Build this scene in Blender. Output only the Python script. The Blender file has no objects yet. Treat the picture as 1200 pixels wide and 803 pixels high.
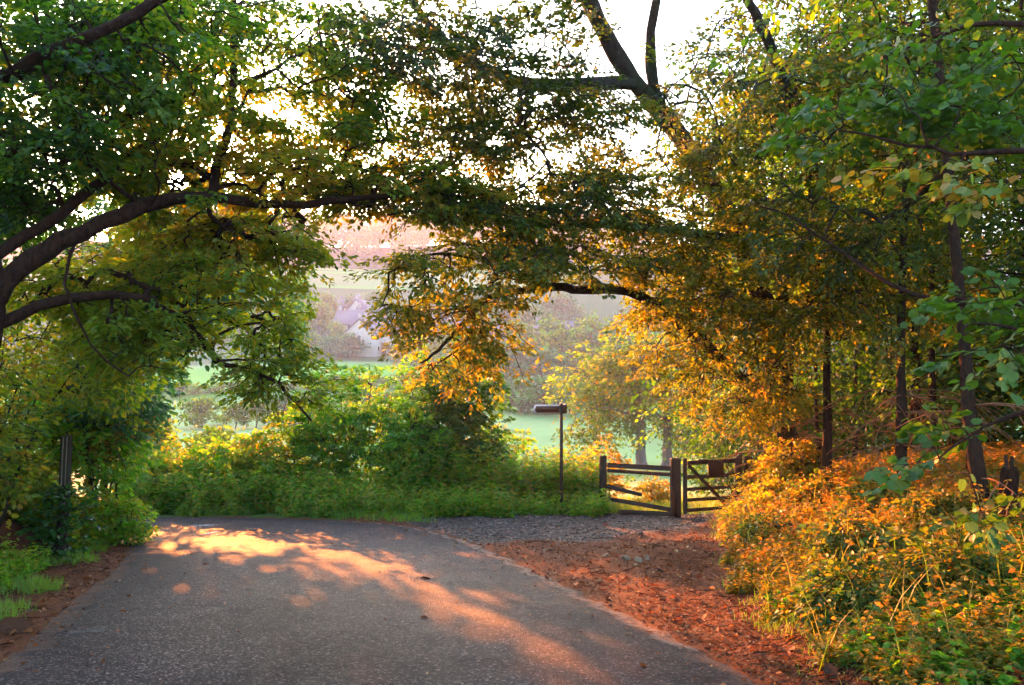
import bpy, math, numpy as np
from mathutils import Vector

HAZE_D, HAZE_G = .0006, .4
SKY_S, SUN_S, SUN_C, EXPO = .15, 3.9, (1.0, .27, .055), 3.4
RNG = np.random.default_rng(7)
scene = bpy.context.scene
COL = scene.collection
R = math.radians

# ------------------------------------------------------------------ camera
EYE = 1.65
PITCH = math.atan(38.5 / 1000)
cam_d = bpy.data.cameras.new("camera")
cam_d.sensor_width = 36
cam_d.lens = 30
cam_d.clip_start = 0.1
cam_d.clip_end = 5000
cam = bpy.data.objects.new("camera", cam_d)
COL.objects.link(cam)
cam.location = (0, 0, EYE)
cam.rotation_euler = (R(90) + PITCH, 0, 0)
scene.camera = cam
FWD = np.array([0, math.cos(PITCH), math.sin(PITCH)])
UPV = np.array([0, -math.sin(PITCH), math.cos(PITCH)])


def at(px, py, d):
    """World point seen at photo pixel (px, py), d metres ahead."""
    v = FWD + np.array([1., 0, 0]) * (px - 600) / 1000 + UPV * (401.5 - py) / 1000
    return np.array([0, 0, EYE]) + v * (d / v[1])


def to_px(p):
    q = np.atleast_2d(p) - np.array([0, 0, EYE])
    f = q @ FWD
    return np.stack([600 + 1000 * q[:, 0] / f, 401.5 - 1000 * (q @ UPV) / f, f], 1)


SUN_AZ = math.atan2(-395, 1000)          # measured from +Y towards +X
SUN_EL = R(12.1)
SUN = np.array([math.sin(SUN_AZ) * math.cos(SUN_EL), math.cos(SUN_AZ) * math.cos(SUN_EL), math.sin(SUN_EL)])

# ------------------------------------------------------------------ ground shape
PROF_Y = [-60, 0, 17.5, 20, 25, 35, 50, 70, 100, 128, 150, 170, 190, 220, 250, 300, 340, 400, 460, 520, 700]
PROF_Z = [4.2, 0, -1.225, -1.5, -2.0, -2.8, -3.6, -4.4, -5.2, -4.2, -1.6, 1.0, 3.6, 8.6, 14.6, 28.5, 40.6, 62, 70, 72, 72]

ROAD_R = np.array([(2.9, -7), (2.35, 0), (1.95, 4), (1.71, 5.69), (1.3, 7.3), (.8, 8.9), (.22, 10.8), (-.38, 12.7), (-1.1, 14.4), (-1.95, 15.75),
                   (-3.2, 16.7), (-5.2, 17.35), (-7.6, 17.45), (-12, 17.3), (-20, 16.6), (-34, 15)])
ROAD_L = np.array([(-2.6, -7), (-3.1, 0), (-3.5, 4), (-3.72, 6.1), (-4.1, 7.5), (-4.5, 8.9), (-5.0, 10.8), (-5.5, 12.2), (-6.0, 13.1), (-7.0, 13.7),
                   (-8.5, 13.95), (-12, 13.7), (-20, 12.8), (-34, 11)])


def smooth_poly(P, n=160):
    P = np.asarray(P, float)
    k = len(P)
    Q = np.vstack([2 * P[0] - P[1], P, 2 * P[-1] - P[-2]])
    t = np.linspace(0, k - 1 - 1e-6, n)
    i = t.astype(int)
    u = (t - i)[:, None]
    a, b, c, d = Q[i], Q[i + 1], Q[i + 2], Q[i + 3]
    return 0.5 * (2 * b + (c - a) * u + (2 * a - 5 * b + 4 * c - d) * u ** 2 + (3 * b - a - 3 * c + d) * u ** 3)


RR = smooth_poly(ROAD_R, 220)
RL = smooth_poly(ROAD_L, 220)
ROAD_POLY = np.vstack([RR, RL[::-1]])


def in_poly(x, y, poly):
    inside = np.zeros(x.shape, bool)
    j = len(poly) - 1
    for i in range(len(poly)):
        xi, yi = poly[i]
        xj, yj = poly[j]
        if yi != yj:
            c = ((yi > y) != (yj > y)) & (x < (xj - xi) * (y - yi) / (yj - yi) + xi)
            inside ^= c
        j = i
    return inside


def seg_dist(x, y, line):
    best = np.full(x.shape, 1e9)
    for i in range(0, len(line) - 1, 2):
        k = min(i + 2, len(line) - 1)
        ax, ay = line[i]
        bx, by = line[k]
        dx, dy = bx - ax, by - ay
        L = dx * dx + dy * dy + 1e-9
        t = np.clip(((x - ax) * dx + (y - ay) * dy) / L, 0, 1)
        best = np.minimum(best, (x - ax - t * dx) ** 2 + (y - ay - t * dy) ** 2)
    return np.sqrt(best)


def road_sd(x, y):
    """Signed distance to the road: negative on it."""
    x = np.asarray(x, float)
    y = np.asarray(y, float)
    d = np.minimum(seg_dist(x, y, RR), seg_dist(x, y, RL))
    return np.where(in_poly(x, y, ROAD_POLY), -d, d)


def wob(x, y, s=1.0, seed=0):
    a = seed * 1.7
    return (np.sin(x * 1.9 * s + 1.3 + a) * np.cos(y * 1.6 * s - .7 + a) + .6 * np.sin(x * 4.1 * s + y * 3.3 * s + 2 * a)
            + .4 * np.cos(x * 7.3 * s - y * 6.1 * s + a)) / 2


BANK_Y = [-10, 3, 5.6, 9, 12, 15, 17, 20, 30]
BANK_X = [2.6, 2.1, 2.1, 2.45, 3.0, 3.75, 4.3, 5.2, 8]


def sstep(a, b, t):
    t = np.clip((t - a) / (b - a), 0, 1)
    return t * t * (3 - 2 * t)


def height(x, y):
    x = np.asarray(x, float)
    y = np.asarray(y, float)
    z = np.interp(y, PROF_Y, PROF_Z)
    far = sstep(40, 120, y)
    z = z + far * (1.2 * np.sin(x * .021 + 1) + .9 * np.sin(x * .047 + y * .02)) + sstep(90, 300, y) * (np.abs(x) * .02)
    near = 1 - sstep(30, 60, y)
    bx = np.interp(y, BANK_Y, BANK_X)
    rb = np.clip(x - bx + .15, 0, None)
    z = z + near * 1.4 * (1 - np.exp(-rb * .34))                       # wooded bank
    lx = -3.5 - np.clip(y - 4, -4, 12) * .17
    lb = np.clip(lx - 1.3 - x, 0, None)
    leftgate = 1 - sstep(12.7, 13.6, y)
    z = z + near * leftgate * 2.1 * (1 - np.exp(-lb * .36))             # verge side
    z = z + near * .17 * np.exp(-((x - 1.95) ** 2 / .55 + (y - 11.2) ** 2 / .5)) + near * .12 * np.exp(-((x - 2.7) ** 2 / .4 + (y - 12.2) ** 2 / .25))
    sd = np.full(x.shape, 5.0)
    m = (y < 22) & (y > -8) & (x > -36) & (x < 6)
    if m.any():
        sd[m] = road_sd(x[m], y[m])
    k = sstep(-.10, .35, sd)
    z = z + near * k * (.035 * wob(x, y, 1.0) + .022 * wob(x, y, 3.1, 1) + .012 * wob(x, y, 8, 2) + .03)
    z = z - (1 - sstep(-.22, .0, sd)) * .03 - (1 - sstep(-.02, .05, sd)) * .01
    return z


def road_z(x, y):
    return np.interp(y, PROF_Y, PROF_Z)


# ------------------------------------------------------------------ mesh helpers
def link(o, parent=None):
    COL.objects.link(o)
    if parent is not None:
        o.parent = parent
    return o


def mesh_obj(name, V, F, mats, parent=None, attrs=None, smooth=False, fmat=None):
    """V (n,3); F list of int arrays (m,k) of equal k per entry."""
    me = bpy.data.meshes.new(name)
    V = np.asarray(V, np.float32)
    if not isinstance(F, list):
        F = [F]
    F = [np.asarray(f, np.int32) for f in F if len(f)]
    tot = [np.full(len(f), f.shape[1], np.int32) for f in F]
    loops = np.concatenate([f.ravel() for f in F])
    tot = np.concatenate(tot)
    start = np.concatenate([[0], np.cumsum(tot)[:-1]]).astype(np.int32)
    me.vertices.add(len(V))
    me.vertices.foreach_set("co", V.ravel())
    me.loops.add(len(loops))
    me.loops.foreach_set("vertex_index", loops)
    me.polygons.add(len(tot))
    me.polygons.foreach_set("loop_start", start)
    me.polygons.foreach_set("loop_total", tot)
    if smooth:
        me.polygons.foreach_set("use_smooth", np.ones(len(tot), bool))
    for k, a in (attrs or {}).items():
        at_ = me.attributes.new(k, 'FLOAT', 'POINT')
        at_.data.foreach_set("value", np.asarray(a, np.float32))
    for m in (mats if isinstance(mats, (list, tuple)) else [mats]):
        me.materials.append(m)
    if fmat is not None:
        me.polygons.foreach_set("material_index", np.asarray(fmat, np.int32))
    me.update(calc_edges=True)
    me.validate(verbose=False)
    return link(bpy.data.objects.new(name, me), parent)


def tag(o, label=None, cat=None, group=None, kind=None):
    if label: o["label"] = label
    if cat: o["category"] = cat
    if group: o["group"] = group
    if kind: o["kind"] = kind
    return o


def empty(name, loc, label, cat, group=None, rz=0):
    o = bpy.data.objects.new(name, None)
    o.empty_display_size = .2
    o.location = [float(v) for v in loc]
    o.rotation_euler = (0, 0, rz)
    COL.objects.link(o)
    return tag(o, label, cat, group)


def copy_tree(o, parent=None):
    c = o.copy()
    COL.objects.link(c)
    c.parent = parent
    for ch in list(o.children):
        copy_tree(ch, c)
    return c


def nrm(v):
    return v / (np.linalg.norm(v, axis=-1, keepdims=True) + 1e-9)


def tubes(P, Rad, sides=6):
    """P (N,K,3), Rad (N,K) -> V, F for N tapered tubes."""
    N, K, _ = P.shape
    T = np.empty_like(P)
    T[:, 1:-1] = P[:, 2:] - P[:, :-2]
    T[:, 0] = P[:, 1] - P[:, 0]
    T[:, -1] = P[:, -1] - P[:, -2]
    T = nrm(T)
    ref = np.where(np.abs(T[:, :1, 2:3]) > .85, np.array([1., 0, 0]), np.array([0, 0, 1.]))
    A = nrm(np.cross(np.broadcast_to(ref, T.shape), T))
    B = np.cross(T, A)
    th = np.linspace(0, 2 * np.pi, sides, endpoint=False)
    ring = A[:, :, None, :] * np.cos(th)[None, None, :, None] + B[:, :, None, :] * np.sin(th)[None, None, :, None]
    V = P[:, :, None, :] + ring * Rad[:, :, None, None]
    idx = np.arange(N * K * sides).reshape(N, K, sides)
    a = idx[:, :-1, :]
    b = np.roll(a, -1, axis=2)
    c = idx[:, 1:, :]
    d = np.roll(c, -1, axis=2)
    F = np.stack([a, b, d, c], -1).reshape(-1, 4)
    return V.reshape(-1, 3), F


class MB:
    """Collects boxes, prisms and tubes; builds ONE mesh object."""

    def __init__(s):
        s.V, s.F, s.n = [], {}, 0

    def add(s, V, F):
        V = np.asarray(V, float)
        for f in F:
            s.F.setdefault(len(f), []).append([i + s.n for i in f])
        s.V.append(V)
        s.n += len(V)
        return s

    def box(s, c, size, rot=None, jit=0, chamfer=.006):
        hx, hy, hz = np.array(size) / 2
        ch = min(chamfer, hx * .45, hy * .45, hz * .45)
        pts, keys = [], {}
        for sx in (-1, 1):
            for sy in (-1, 1):
                for sz in (-1, 1):
                    for k in range(3):
                        p = [sx * (hx - (ch if k != 0 else 0)), sy * (hy - (ch if k != 1 else 0)), sz * (hz - (ch if k != 2 else 0))]
                        keys[(sx, sy, sz, k)] = len(pts)
                        pts.append(p)
        F = []
        for ax in range(3):
            o1, o2 = [q for q in range(3) if q != ax]
            for sg in (-1, 1):
                loop = []
                for (u, v) in ((-1, -1), (1, -1), (1, 1), (-1, 1)):
                    s3 = [0, 0, 0]
                    s3[ax], s3[o1], s3[o2] = sg, u, v
                    loop.append(keys[(*s3, ax)])
                F.append(loop)
        for e in range(3):
            o1, o2 = [q for q in range(3) if q != e]
            for u in (-1, 1):
                for v in (-1, 1):
                    def K(sg, k):
                        s3 = [0, 0, 0]
                        s3[e], s3[o1], s3[o2] = sg, u, v
                        return keys[(*s3, k)]
                    F.append([K(-1, o1), K(1, o1), K(1, o2), K(-1, o2)])
        for sx in (-1, 1):
            for sy in (-1, 1):
                for sz in (-1, 1):
                    F.append([keys[(sx, sy, sz, k)] for k in range(3)])
        P = np.array(pts)
        if jit:
            P = P + RNG.normal(0, jit, P.shape)
        if rot is not None:
            P = P @ np.asarray(rot).T
        return s.add(P + np.asarray(c), F)

    def beam(s, a, b, w, h, jit=0, chamfer=.006):
        """Bar from a to b, w wide across, h tall."""
        a, b = np.asarray(a, float), np.asarray(b, float)
        t = nrm(b - a)
        side = nrm(np.cross(t, [0, 0, 1.]) if abs(t[2]) < .95 else np.array([1., 0, 0]))
        up = np.cross(side, t)
        M = np.stack([t, side, up], 1)
        return s.box((a + b) / 2, (np.linalg.norm(b - a), w, h), M, jit, chamfer)

    def tube(s, P, r, sides=8, cap=True):
        P = np.asarray(P, float)[None]
        r = np.broadcast_to(np.asarray(r, float), (1, P.shape[1]))
        V, F = tubes(P, r, sides)
        F = [list(f) for f in F]
        if cap:
            F.append(list(range(sides))[::-1])
            F.append(list(range(len(V) - sides, len(V))))
        return s.add(V, F)

    def build(s, name, mat, parent=None, smooth=False):
        return mesh_obj(name, np.vstack(s.V), [np.array(f) for f in s.F.values()], mat, parent, smooth=smooth)


# ------------------------------------------------------------------ materials
class NT:
    def __init__(s, name):
        s.m = bpy.data.materials.new(name)
        s.m.use_nodes = True
        s.t = s.m.node_tree
        s.t.nodes.clear()
        s.out = s.n("ShaderNodeOutputMaterial")

    def n(s, t, **kw):
        nd = s.t.nodes.new(t)
        for k, v in kw.items():
            if k.startswith("i_"):
                nd.inputs[k[2:].replace("_", " ")].default_value = v
            else:
                setattr(nd, k, v)
        return nd

    def l(s, a, b):
        s.t.links.new(a, b)
        return s

    def ramp(s, fac, stops, interp='LINEAR'):
        r = s.n("ShaderNodeValToRGB")
        r.color_ramp.interpolation = interp
        e = r.color_ramp.elements
        while len(e) < len(stops): e.new(.5)
        for el, (p, c) in zip(e, stops):
            el.position = p
            el.color = (*c, 1) if len(c) == 3 else c
        s.l(fac, r.inputs[0])
        return r.outputs[0]

    def noise(s, scale, detail=4, rough=.6, vec=None, dist=0):
        nd = s.n("ShaderNodeTexNoise", i_Scale=scale, i_Detail=detail, i_Roughness=rough, i_Distortion=dist)
        if vec is not None: s.l(vec, nd.inputs["Vector"])
        return nd.outputs[0]

    def mix(s, a, b, f, mode='MIX'):
        m = s.n("ShaderNodeMix", data_type='RGBA', blend_type=mode)
        for v, i in ((f, 0), (a, 6), (b, 7)):
            if isinstance(v, (int, float)): m.inputs[i].default_value = v
            elif isinstance(v, tuple): m.inputs[i].default_value = (*v, 1)
            else: s.l(v, m.inputs[i])
        return m.outputs[2]

    def math(s, op, a, b=None):
        m = s.n("ShaderNodeMath", operation=op)
        for v, i in ((a, 0), (b, 1)):
            if v is None: continue
            if isinstance(v, (int, float)): m.inputs[i].default_value = v
            else: s.l(v, m.inputs[i])
        return m.outputs[0]

    def attr(s, name):
        return s.n("ShaderNodeAttribute", attribute_name=name).outputs["Fac"]

    def pos(s):
        return s.n("ShaderNodeTexCoord").outputs["Object"]

    def bsdf(s, col, rough=.7, bump=None, bstr=.3, bdist=.01, spec=.3, normal=None):
        b = s.n("ShaderNodeBsdfPrincipled")
        b.inputs["Specular IOR Level"].default_value = spec
        for v, k in ((col, "Base Color"), (rough, "Roughness")):
            if isinstance(v, tuple): b.inputs[k].default_value = (*v, 1)
            elif isinstance(v, (int, float)): b.inputs[k].default_value = v
            else: s.l(v, b.inputs[k])
        if bump is not None:
            bp = s.n("ShaderNodeBump", i_Strength=bstr, i_Distance=bdist)
            s.l(bump, bp.inputs["Height"])
            s.l(bp.outputs[0], b.inputs["Normal"])
        return b

    def done(s, sh):
        s.l(sh.outputs[0], s.out.inputs[0])
        return s.m


def leaf_mat(name, stops, trans=.5, warm=(2.6, 2.1, .5), rough=.5, spec=.35):
    t = NT(name)
    c = t.ramp(t.attr("tint"), stops)
    mt = t.noise(55, 4, .7, t.pos(), .5)
    c = t.mix(c, t.ramp(mt, [(.28, (.5, .45, .4)), (.42, (.9, .92, .9)), (.7, (1.25, 1.2, 1.1))]), 1.0, 'MULTIPLY')
    b = t.bsdf(c, rough, spec=spec)
    tr = t.n("ShaderNodeBsdfTranslucent")
    t.l(t.mix(c, warm, 1.0, 'MULTIPLY'), tr.inputs[0])
    mx = t.n("ShaderNodeMixShader")
    mx.inputs[0].default_value = trans
    t.l(b.outputs[0], mx.inputs[1])
    t.l(tr.outputs[0], mx.inputs[2])
    return t.done(mx)


def bark_mat(name, dark, light, scale=9, green=None):
    t = NT(name)
    mp = t.n("ShaderNodeMapping")
    mp.inputs["Scale"].default_value = (1, 1, .22)
    t.l(t.pos(), mp.inputs[0])
    n1 = t.noise(scale * 2.2, 6, .65, mp.outputs[0], .6)
    n2 = t.noise(1.7, 3, .5, t.pos())
    n3 = t.noise(16, 8, .75, t.pos(), .8)
    n1 = t.math('MULTIPLY', t.math('ADD', n1, n3), .5)
    c = t.ramp(n1, [(.36, dark), (.62, light)])
    if green is not None:
        c = t.mix(c, green, t.ramp(n2, [(.45, (0, 0, 0)), (.7, (.75, .75, .75))]))
    return t.done(t.bsdf(c, .9, n1, 1.0, .06, .12))


G_DARK, G_MID, G_YEL, GOLD, ORNG = (.016, .058, .012), (.036, .115, .014), (.105, .17, .016), (.22, .225, .016), (.27, .16, .016)
M = {}
M['leaf_beech'] = leaf_mat("beech_leaf", [(0, (.018, .034, .009)), (.3, (.045, .085, .012)), (.62, (.11, .15, .016)), (.82, GOLD), (1, ORNG)], .52)
M['leaf_gold'] = leaf_mat("golden_leaf", [(0, G_MID), (.22, G_YEL), (.65, GOLD), (1, ORNG)], .52)
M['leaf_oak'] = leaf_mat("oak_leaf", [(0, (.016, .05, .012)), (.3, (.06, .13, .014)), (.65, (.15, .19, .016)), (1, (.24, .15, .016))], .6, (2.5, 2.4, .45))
M['leaf_blue'] = leaf_mat("ash_leaf", [(0, (.035, .10, .045)), (.6, (.075, .17, .065)), (1, (.13, .2, .045))], .45, (2.0, 2.2, .9))
M['leaf_hedge'] = leaf_mat("hedge_leaf", [(0, (.035, .12, .012)), (.5, (.085, .23, .016)), (.85, (.18, .29, .02)), (1, (.27, .2, .025))], .55, (2.4, 2.5, .45))
M['leaf_dark'] = leaf_mat("glossy_leaf", [(0, (.02, .07, .014)), (.6, (.05, .14, .016)), (1, (.15, .2, .02))], .5, (2.3, 2.5, .5), .4, .4)
M['leaf_lime'] = leaf_mat("lime_leaf", [(0, (.022, .06, .010)), (.6, (.06, .125, .014)), (.85, (.12, .17, .03)), (1, (.3, .14, .02))], .42, (2.3, 2.4, .5))
M['leaf_bramble'] = leaf_mat("bramble_leaf", [(0, (.025, .08, .014)), (.35, (.075, .14, .018)), (.7, (.23, .17, .018)), (1, (.28, .12, .016))], .48)
M['grass'] = leaf_mat("grass_blade", [(0, (.05, .13, .015)), (.6, (.11, .2, .02)), (1, (.22, .2, .05))], .45, (2.3, 2.4, .5))
M['litter'] = leaf_mat("dead_leaf", [(0, (.045, .018, .009)), (.5, (.15, .05, .016)), (.92, (.27, .09, .022)), (1, (.38, .24, .12))], .25, (1.5, 1.2, .8), .7, .2)
M['bark'] = bark_mat("grey_brown_bark", (.022, .015, .011), (.075, .052, .036), 9, (.045, .055, .018))
M['bark_dark'] = bark_mat("dark_bark", (.010, .004, .0025), (.058, .023, .013), 12)
M['bark_red'] = bark_mat("reddish_bark", (.02, .011, .008), (.075, .036, .022), 14)
M['bark_pale'] = bark_mat("pale_bark", (.08, .075, .08), (.2, .18, .18), 3)
M['twig'] = bark_mat("dead_twig", (.2, .085, .04), (.42, .19, .085), 20)


def wood_mat(name, dark, light, axis=(1, 1, 12)):
    t = NT(name)
    mp = t.n("ShaderNodeMapping")
    mp.inputs["Scale"].default_value = axis
    t.l(t.pos(), mp.inputs[0])
    n1 = t.noise(6, 6, .7, mp.outputs[0], .3)
    n2 = t.noise(3, 4, .6, t.pos())
    c = t.mix(t.ramp(n1, [(.3, dark), (.72, light)]), (.04, .045, .02), t.ramp(n2, [(.5, (0, 0, 0)), (.8, (.6, .6, .6))]))
    return t.done(t.bsdf(c, .85, n1, .6, .006, .2))


M['wood_h'] = wood_mat("weathered_rail_wood", (.022, .014, .010), (.075, .05, .036), (2, 2, 25))
M['wood_v'] = wood_mat("weathered_post_wood", (.02, .013, .009), (.07, .046, .033), (22, 22, 1.6))
M['stub'] = wood_mat("pale_cut_wood", (.16, .11, .08), (.3, .22, .16), (22, 22, 1.6))


def plain(name, col, rough=.6, var=.25, scale=30, spec=.3, bstr=.15):
    t = NT(name)
    n1 = t.noise(scale, 5, .6, t.pos())
    c = t.ramp(n1, [(.25, tuple(v * (1 - var) for v in col)), (.75, tuple(min(1, v * (1 + var)) for v in col))])
    return t.done(t.bsdf(c, rough, n1, bstr, .004, spec))


M['sign_brown'] = plain("brown_sign_paint", (.12, .05, .03), .5)
M['rimlight_frame_pale'] = plain("painted_rimlight_and_window_frame", (.8, .68, .6), .5)  # paints the backlit rim of the fingerpost arm; also the window frames
M['sign_pole'] = plain("dull_brown_pole", (.045, .035, .024), .45, .35, 14)
M['board'] = plain("dark_notice_board", (.045, .022, .014), .6)
M['stone'] = plain("pale_limestone", (.24, .16, .095), .85, .35, 9, .2, .5)
M['stone_grey'] = plain("grey_track_stone", (.1, .077, .062), .85, .45, 25, .2, .4)
M['house_wall'] = plain("pale_stone_wall", (.5, .44, .4), .85, .12, 2)
M['house_stone'] = plain("grey_stone_wall", (.3, .26, .24), .85, .15, 2)
M['house_roof'] = plain("slate_roof", (.12, .10, .13), .7, .2, 3)
M['window'] = plain("window_glass", (.03, .035, .045), .15, .1, 3, .5)

# road
t = NT("asphalt")
P_ = t.pos()
v = t.n("ShaderNodeTexVoronoi", i_Scale=62.0)
t.l(P_, v.inputs["Vector"])
v2 = t.n("ShaderNodeTexVoronoi", i_Scale=150.0)
t.l(P_, v2.inputs["Vector"])
sep = t.n("ShaderNodeSeparateColor")
t.l(v.outputs["Color"], sep.inputs[0])
agg = t.ramp(sep.outputs[0], [(0, (.010, .008, .0095)), (.45, (.023, .0168, .0175)), (.8, (.044, .0315, .031)), (.93, (.108, .078, .071)), (1, (.2, .155, .145))])
big = t.noise(.55, 5, .6, P_, .4)
c = t.mix(agg, t.ramp(big, [(.3, (.72, .7, .7)), (.7, (1.3, 1.25, 1.2))]), 1.0, 'MULTIPLY')
mid = t.noise(5, 6, .7, P_)
c = t.mix(c, t.ramp(mid, [(.3, (.8, .8, .8)), (.7, (1.15, 1.12, 1.1))]), 1.0, 'MULTIPLY')
lane = t.attr("lane")
trk = t.ramp(t.math('ADD', lane, t.math('MULTIPLY', t.math('SUBTRACT', t.noise(.5, 4, .6, P_), .5), .12)), [(.12, (.85, .85, .87)), (.26, (1.22, 1.2, 1.18)), (.4, (.8, .8, .82)), (.55, (.86, .85, .86)), (.72, (1.2, 1.18, 1.16)), (.9, (.88, .86, .86))])
c = t.mix(c, trk, 1.0, 'MULTIPLY')
vc = t.n("ShaderNodeTexVoronoi", i_Scale=.75, feature='DISTANCE_TO_EDGE')
dp = t.n("ShaderNodeVectorMath", operation='ADD')
nc = t.n("ShaderNodeTexNoise", i_Scale=2.2, i_Detail=6.0)
t.l(P_, nc.inputs["Vector"]); t.l(P_, dp.inputs[0]); t.l(nc.outputs["Color"], dp.inputs[1])
t.l(dp.outputs[0], vc.inputs["Vector"])
c = t.mix(c, t.mix(t.ramp(vc.outputs["Distance"], [(.004, (.35, .33, .33)), (.014, (1, 1, 1))]), (1., 1., 1.), t.ramp(t.noise(.35, 3, .5, P_), [(.46, (0, 0, 0)), (.6, (1, 1, 1))])), 1.0, 'MULTIPLY')
edge = t.attr("edge")
en = t.math('ADD', edge, t.math('MULTIPLY', t.math('SUBTRACT', t.noise(3.5, 6, .7, P_), .5), .9))
c = t.mix(c, (.12, .062, .04), t.ramp(en, [(.45, (0, 0, 0)), (.95, (.85, .85, .85))]))
bh = t.math('ADD', t.math('MULTIPLY', v.outputs["Distance"], 1.0), t.math('MULTIPLY', v2.outputs["Distance"], .5))
M['road'] = t.done(t.bsdf(c, t.ramp(mid, [(.3, (.62, .62, .62)), (.7, (.8, .8, .8))]), bh, .75, .012, .12))

# ground
t = NT("lane_side_ground")
P_ = t.pos()
soil, gravel, grass, field = t.attr("soil"), t.attr("gravel"), t.attr("grass"), t.attr("field")
n1 = t.noise(2.3, 8, .7, P_)
n2 = t.noise(38, 6, .75, P_)
n3 = t.noise(.03, 5, .6, P_)
vv = t.n("ShaderNodeTexVoronoi", i_Scale=26.0)
t.l(P_, vv.inputs["Vector"])
sp = t.n("ShaderNodeSeparateColor")
t.l(vv.outputs["Color"], sp.inputs[0])
csoil = t.mix(t.ramp(n2, [(.25, (.035, .012, .006)), (.55, (.13, .042, .016)), (.8, (.24, .078, .026))]), t.ramp(n1, [(.3, (.6, .6, .6)), (.7, (1.25, 1.2, 1.15))]), 1.0, 'MULTIPLY')
cgrav = t.mix(t.ramp(sp.outputs[0], [(0, (.024, .016, .012)), (.6, (.062, .045, .036)), (.95, (.18, .14, .115))]), t.ramp(n1, [(.3, (.6, .58, .56)), (.7, (1.2, 1.2, 1.2))]), 1.0, 'MULTIPLY')
cgras = t.ramp(n2, [(.3, (.03, .055, .012)), (.7, (.08, .12, .022))])
cf = t.mix(t.ramp(field, [(0, (.022, .05, .018)), (.25, (.16, .27, .09)), (.5, (.12, .31, .035)), (.75, (.17, .23, .08)), (1, (.018, .03, .018))]),
           t.ramp(n3, [(.3, (.8, .8, .8)), (.7, (1.2, 1.2, 1.15))]), 1.0, 'MULTIPLY')
jit = t.math('MULTIPLY', t.math('SUBTRACT', n1, .5), 1.1)


def mask(a):
    return t.ramp(t.math('ADD', a, t.math('MULTIPLY', jit, t.math('MULTIPLY', t.math('MULTIPLY', a, t.math('SUBTRACT', 1.0, a)), 4.0))), [(.38, (0, 0, 0)), (.62, (1, 1, 1))])


c = t.mix(cf, cgras, mask(grass))
c = t.mix(c, csoil, mask(soil))
c = t.mix(c, cgrav, mask(gravel))
M['ground'] = t.done(t.bsdf(c, .92, t.math('ADD', t.noise(90, 5, .8, P_), vv.outputs["Distance"]), .4, .01, .1))

# worn paint / grit on the asphalt: broken up by noise
def worn(name, col, lo, hi, scale):
    t = NT(name)
    P_ = t.pos()
    e = t.attr("edge")
    a = t.math('ADD', t.noise(scale, 8, .8, P_), t.math('MULTIPLY', e, -.45))
    f = t.ramp(a, [(lo, (0, 0, 0)), (hi, (1, 1, 1))])
    n2 = t.noise(70, 4, .7, P_)
    b = t.bsdf(t.ramp(n2, [(.25, tuple(v * .55 for v in col)), (.75, tuple(v * 1.2 for v in col))]), .85, n2, .5, .006, .15)
    tr = t.n("ShaderNodeBsdfTransparent")
    mx = t.n("ShaderNodeMixShader")
    t.l(f, mx.inputs[0])
    t.l(tr.outputs[0], mx.inputs[1])
    t.l(b.outputs[0], mx.inputs[2])
    return t.done(mx)


M['grit'] = worn("pale_road_edge_grit", (.17, .115, .085), .24, .52, 9)
M['paint'] = worn("worn_white_paint", (.55, .52, .48), .42, .52, 7)
M['patch'] = worn("pale_scuffed_asphalt", (.13, .11, .1), .38, .62, 5)

# ------------------------------------------------------------------ ground sheet
def axis(parts):
    out = [np.arange(a, b, s) for a, b, s in parts]
    return np.concatenate(out)


gx = axis([(-640, -200, 22), (-200, -60, 7), (-60, -24, 2), (-24, -9, .5), (-9, 7, .11), (7, 24, .5), (24, 60, 2), (60, 200, 7), (200, 641, 22)])
gy = axis([(-55, -10, 5), (-10, 3, .6), (3, 20, .11), (20, 40, .5), (40, 120, 2), (120, 420, 5), (420, 640, 14)])
GX, GY = np.meshgrid(gx, gy)
X, Y = GX.ravel(), GY.ravel()
Z = height(X, Y)
sd = np.full(X.shape, 9.0)
mk = (Y < 24) & (Y > -10) & (X > -36) & (X < 9)
sd[mk] = road_sd(X[mk], Y[mk])
bx = np.interp(Y, BANK_Y, BANK_X)
rightside = (X > np.interp(Y, ROAD_R[:11, 1], ROAD_R[:11, 0]) - .1)
soil = np.zeros_like(X)
soil = np.where(rightside & (Y < 18.3) & (Y > -10), 1 - sstep(-.3, 1.6, X - bx), soil)
leftside = (X < -3.0) & (Y < 13.5) & (Y > -10)
soil = np.where(leftside, 1 - sstep(.9, 1.7, sd + .3 * wob(X, Y, .8, 3)), soil)
pth = np.exp(-((X + 6.6 + .35 * (Y - 11.3)) ** 2 / .5 + (Y - 11.2) ** 2 / 1.1))
soil = np.maximum(soil, np.where(leftside, sstep(.25, .6, pth), 0))
soil = np.where(sd < 0.05, 1, soil)
soil = np.maximum(soil, .95 * sstep(1.0, 2.6, X - bx) * (Y < 40))          # bare woodland floor
YB_X, YB_Y = [-3, 1.3, 2.9, 3.9, 5], [13.0, 13.2, 14.5, 16.2, 18]
gravel = sstep(-.5, .7, Y + .5 * wob(X, Y, .7, 5) - np.interp(X, YB_X, YB_Y)) * (1 - sstep(17.6, 18.6, Y)) * sstep(-2.6, -1.2, X) * (1 - sstep(-.7, .0, X - bx)) * (sd > 0)
grass = np.where(Y < 22, 1.0, 1 - sstep(22, 26, Y))
field = np.full(X.shape, .25)
field = np.where((Y > 142) & (Y < 184) & (X < 10), .5, field)
field = np.where((Y > 142) & (X >= 10), 0.0, field)
field = np.where(Y > 188, 0.05, field)
field = np.where((Y > 316) & (Y < 346) & (X < 30), .75, field)
field = np.where(Y >= 352, 1.0, field)
field = np.where((X > 40) & (Y > 110), 0.0, field)
nx, ny = len(gx), len(gy)
idx = np.arange(nx * ny).reshape(ny, nx)
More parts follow.
